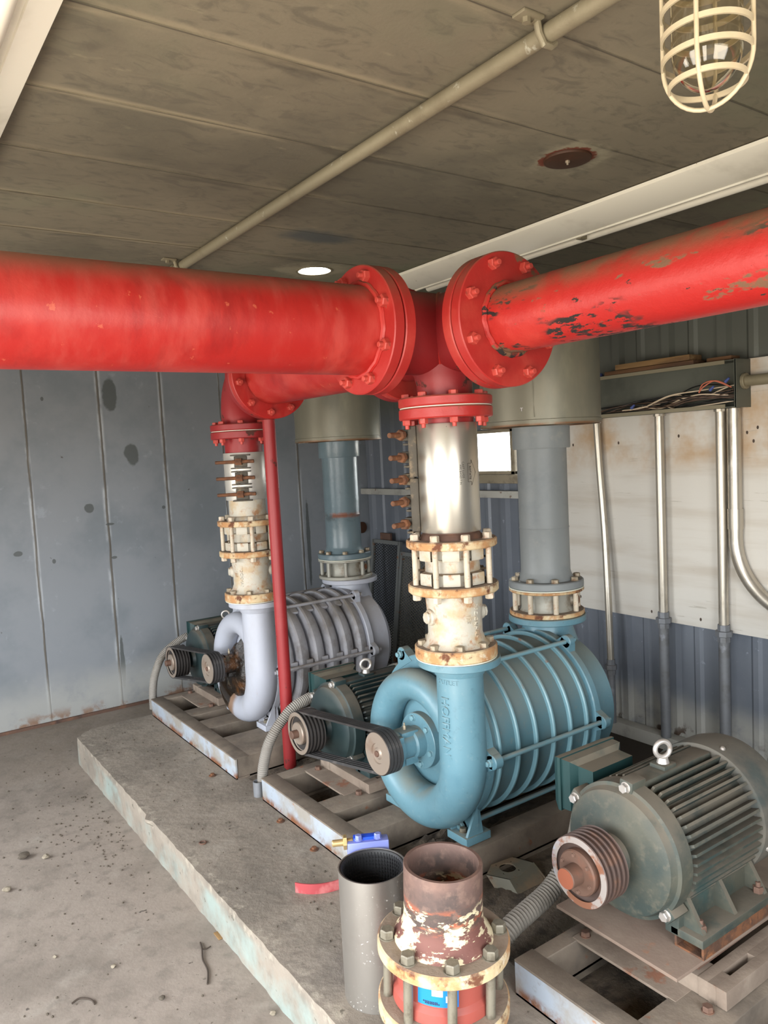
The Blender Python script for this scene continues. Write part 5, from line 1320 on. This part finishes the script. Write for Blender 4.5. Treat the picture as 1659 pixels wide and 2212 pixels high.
# debris on the floor
def lump(x, y, z, r, m_, name, label, cat, grp=None, sq=.6):
    bm = BM(); bmesh.ops.create_icosphere(bm, subdivisions=2, radius=r)
    rr_ = random.Random(int(x * 991 + y * 77))
    for v in bm.verts: v.co *= .75 + rr_.random() * .45; v.co.z *= sq
    lo = min(v.co.z for v in bm.verts)
    bmesh.ops.translate(bm, vec=(x, y, z - lo), verts=bm.verts); return single(name, bm, m_, label, cat, (x, y, z), grp, 30)
lump(.47, 3.41, 0, .022, 'stone_dark', 'clod', 'grey clod on the floor at the left, the largest', 'clod', None)
lump(.545, 3.35, 0, .014, 'stone', 'clod', 'pale crumb on the floor beside the largest clod', 'clod')
lump(.372, 3.187, 0, .016, 'stone', 'clod', 'pale crumb on the floor at the left edge', 'clod')
lump(.642, 2.217, 0, .010, 'stone_dark', 'pebble', 'brown pebble on the floor, lower left', 'pebble')
lump(.569, 2.464, 0, .008, 'stone', 'pebble', 'pale pebble on the floor, left of the twig', 'pebble')
lump(.875, 1.95, 0, .010, 'stone', 'pebble', 'tan pebble at the foot of the plinth near the picture bottom', 'pebble')
lump(.43, 2.64, 0, .007, 'stone', 'pebble', 'small reddish pebble on the floor near the bottom left', 'pebble')
bm = BM(); tube(bm, spline([(.835, 2.40, .004), (.825, 2.36, .006), (.808, 2.31, .004), (.800, 2.25, .004), (.775, 2.19, .004)], 6), .0028, 6); tube(bm, spline([(.825, 2.36, .006), (.84, 2.355, .004), (.855, 2.36, .003)], 4), .002, 6)
single('twig', bm, 'twig', 'thin dark forked twig on the floor by the plinth', 'twig', (.81, 2.3, 0))
bm = BM(); tube(bm, spline([(.42, 2.37, .004), (.445, 2.375, .006), (.47, 2.35, .005), (.475, 2.325, .003)], 6), .0028, 6)
single('bent_wire', bm, 'twig', 'short bent dark wire on the floor at the bottom left', 'wire', (.45, 2.35, 0))
bm = BM(); box(bm, (.89, 2.375, 0.0005), (.905, 2.42, .005), .001); single('wood_chip', bm, 'wood', 'tan wood chip on the floor against the plinth', 'chip', (.90, 2.4, 0))
# crumbs and grit
bm = BM(); rg = random.Random(11)
for i in range(420):
    if i < 170: x = .86 - abs(rg.gauss(0, .16)); y = 3.5 + rg.gauss(0, .35)
    elif i < 300: x = -.2 + rg.random() * 1.05; y = 1.9 + rg.random() * 3.0
    else: x = .95 + rg.random() * .36; y = 1.8 + rg.random() * 2.4
    z = 0 if x < .9 else .15
    if .88 < x < .94: continue
    r = .0016 + rg.random() * .0035
    g = bmesh.ops.create_icosphere(bm, subdivisions=1, radius=r); bmesh.ops.translate(bm, vec=(x, y, z + r * .5), verts=g['verts'])
o = single('grit', bm, 'stone_dark', 'scattered dark grit and crumbs over the floor and plinth', 'grit', (.5, 3, 0)); o['kind'] = 'stuff'
# heaps of dirt under and between the skids
bm = BM(); rg = random.Random(5)
for (x0, x1, y0, y1, hh) in ((1.42, 2.3, 2.0, 2.23, .07), (1.38, 2.4, 2.95, 3.19, .05), (1.40, 2.4, 1.45, 1.89, .025), (1.41, 2.3, 1.1, 1.36, .02), (1.42, 2.2, 3.5, 3.65, .03), (1.42, 2.2, 2.58, 2.84, .02)):
    n = 26; V = []
    for i in range(n + 1):
        for j in range(n + 1):
            u, v = i / n, j / n; e = min(u, 1 - u, v, 1 - v) * 4; e = min(1, e)
            z = .1495 + hh * e * (.35 + .65 * rg.random() * (.6 + .4 * math.sin(u * 9 + y0 * 7) * math.cos(v * 5)))
            V.append(bm.verts.new((x0 + (x1 - x0) * u, y0 + (y1 - y0) * v, z)))
    for i in range(n):
        for j in range(n):
            a = i * (n + 1) + j; bm.faces.new((V[a], V[a + n + 1], V[a + n + 2], V[a + 1]))
o = single('loose_dirt', bm, 'dirt', 'crumbly dark dirt lying inside and between the skids', 'dirt', (1.8, 2.1, .15), smooth=60); o['kind'] = 'stuff'
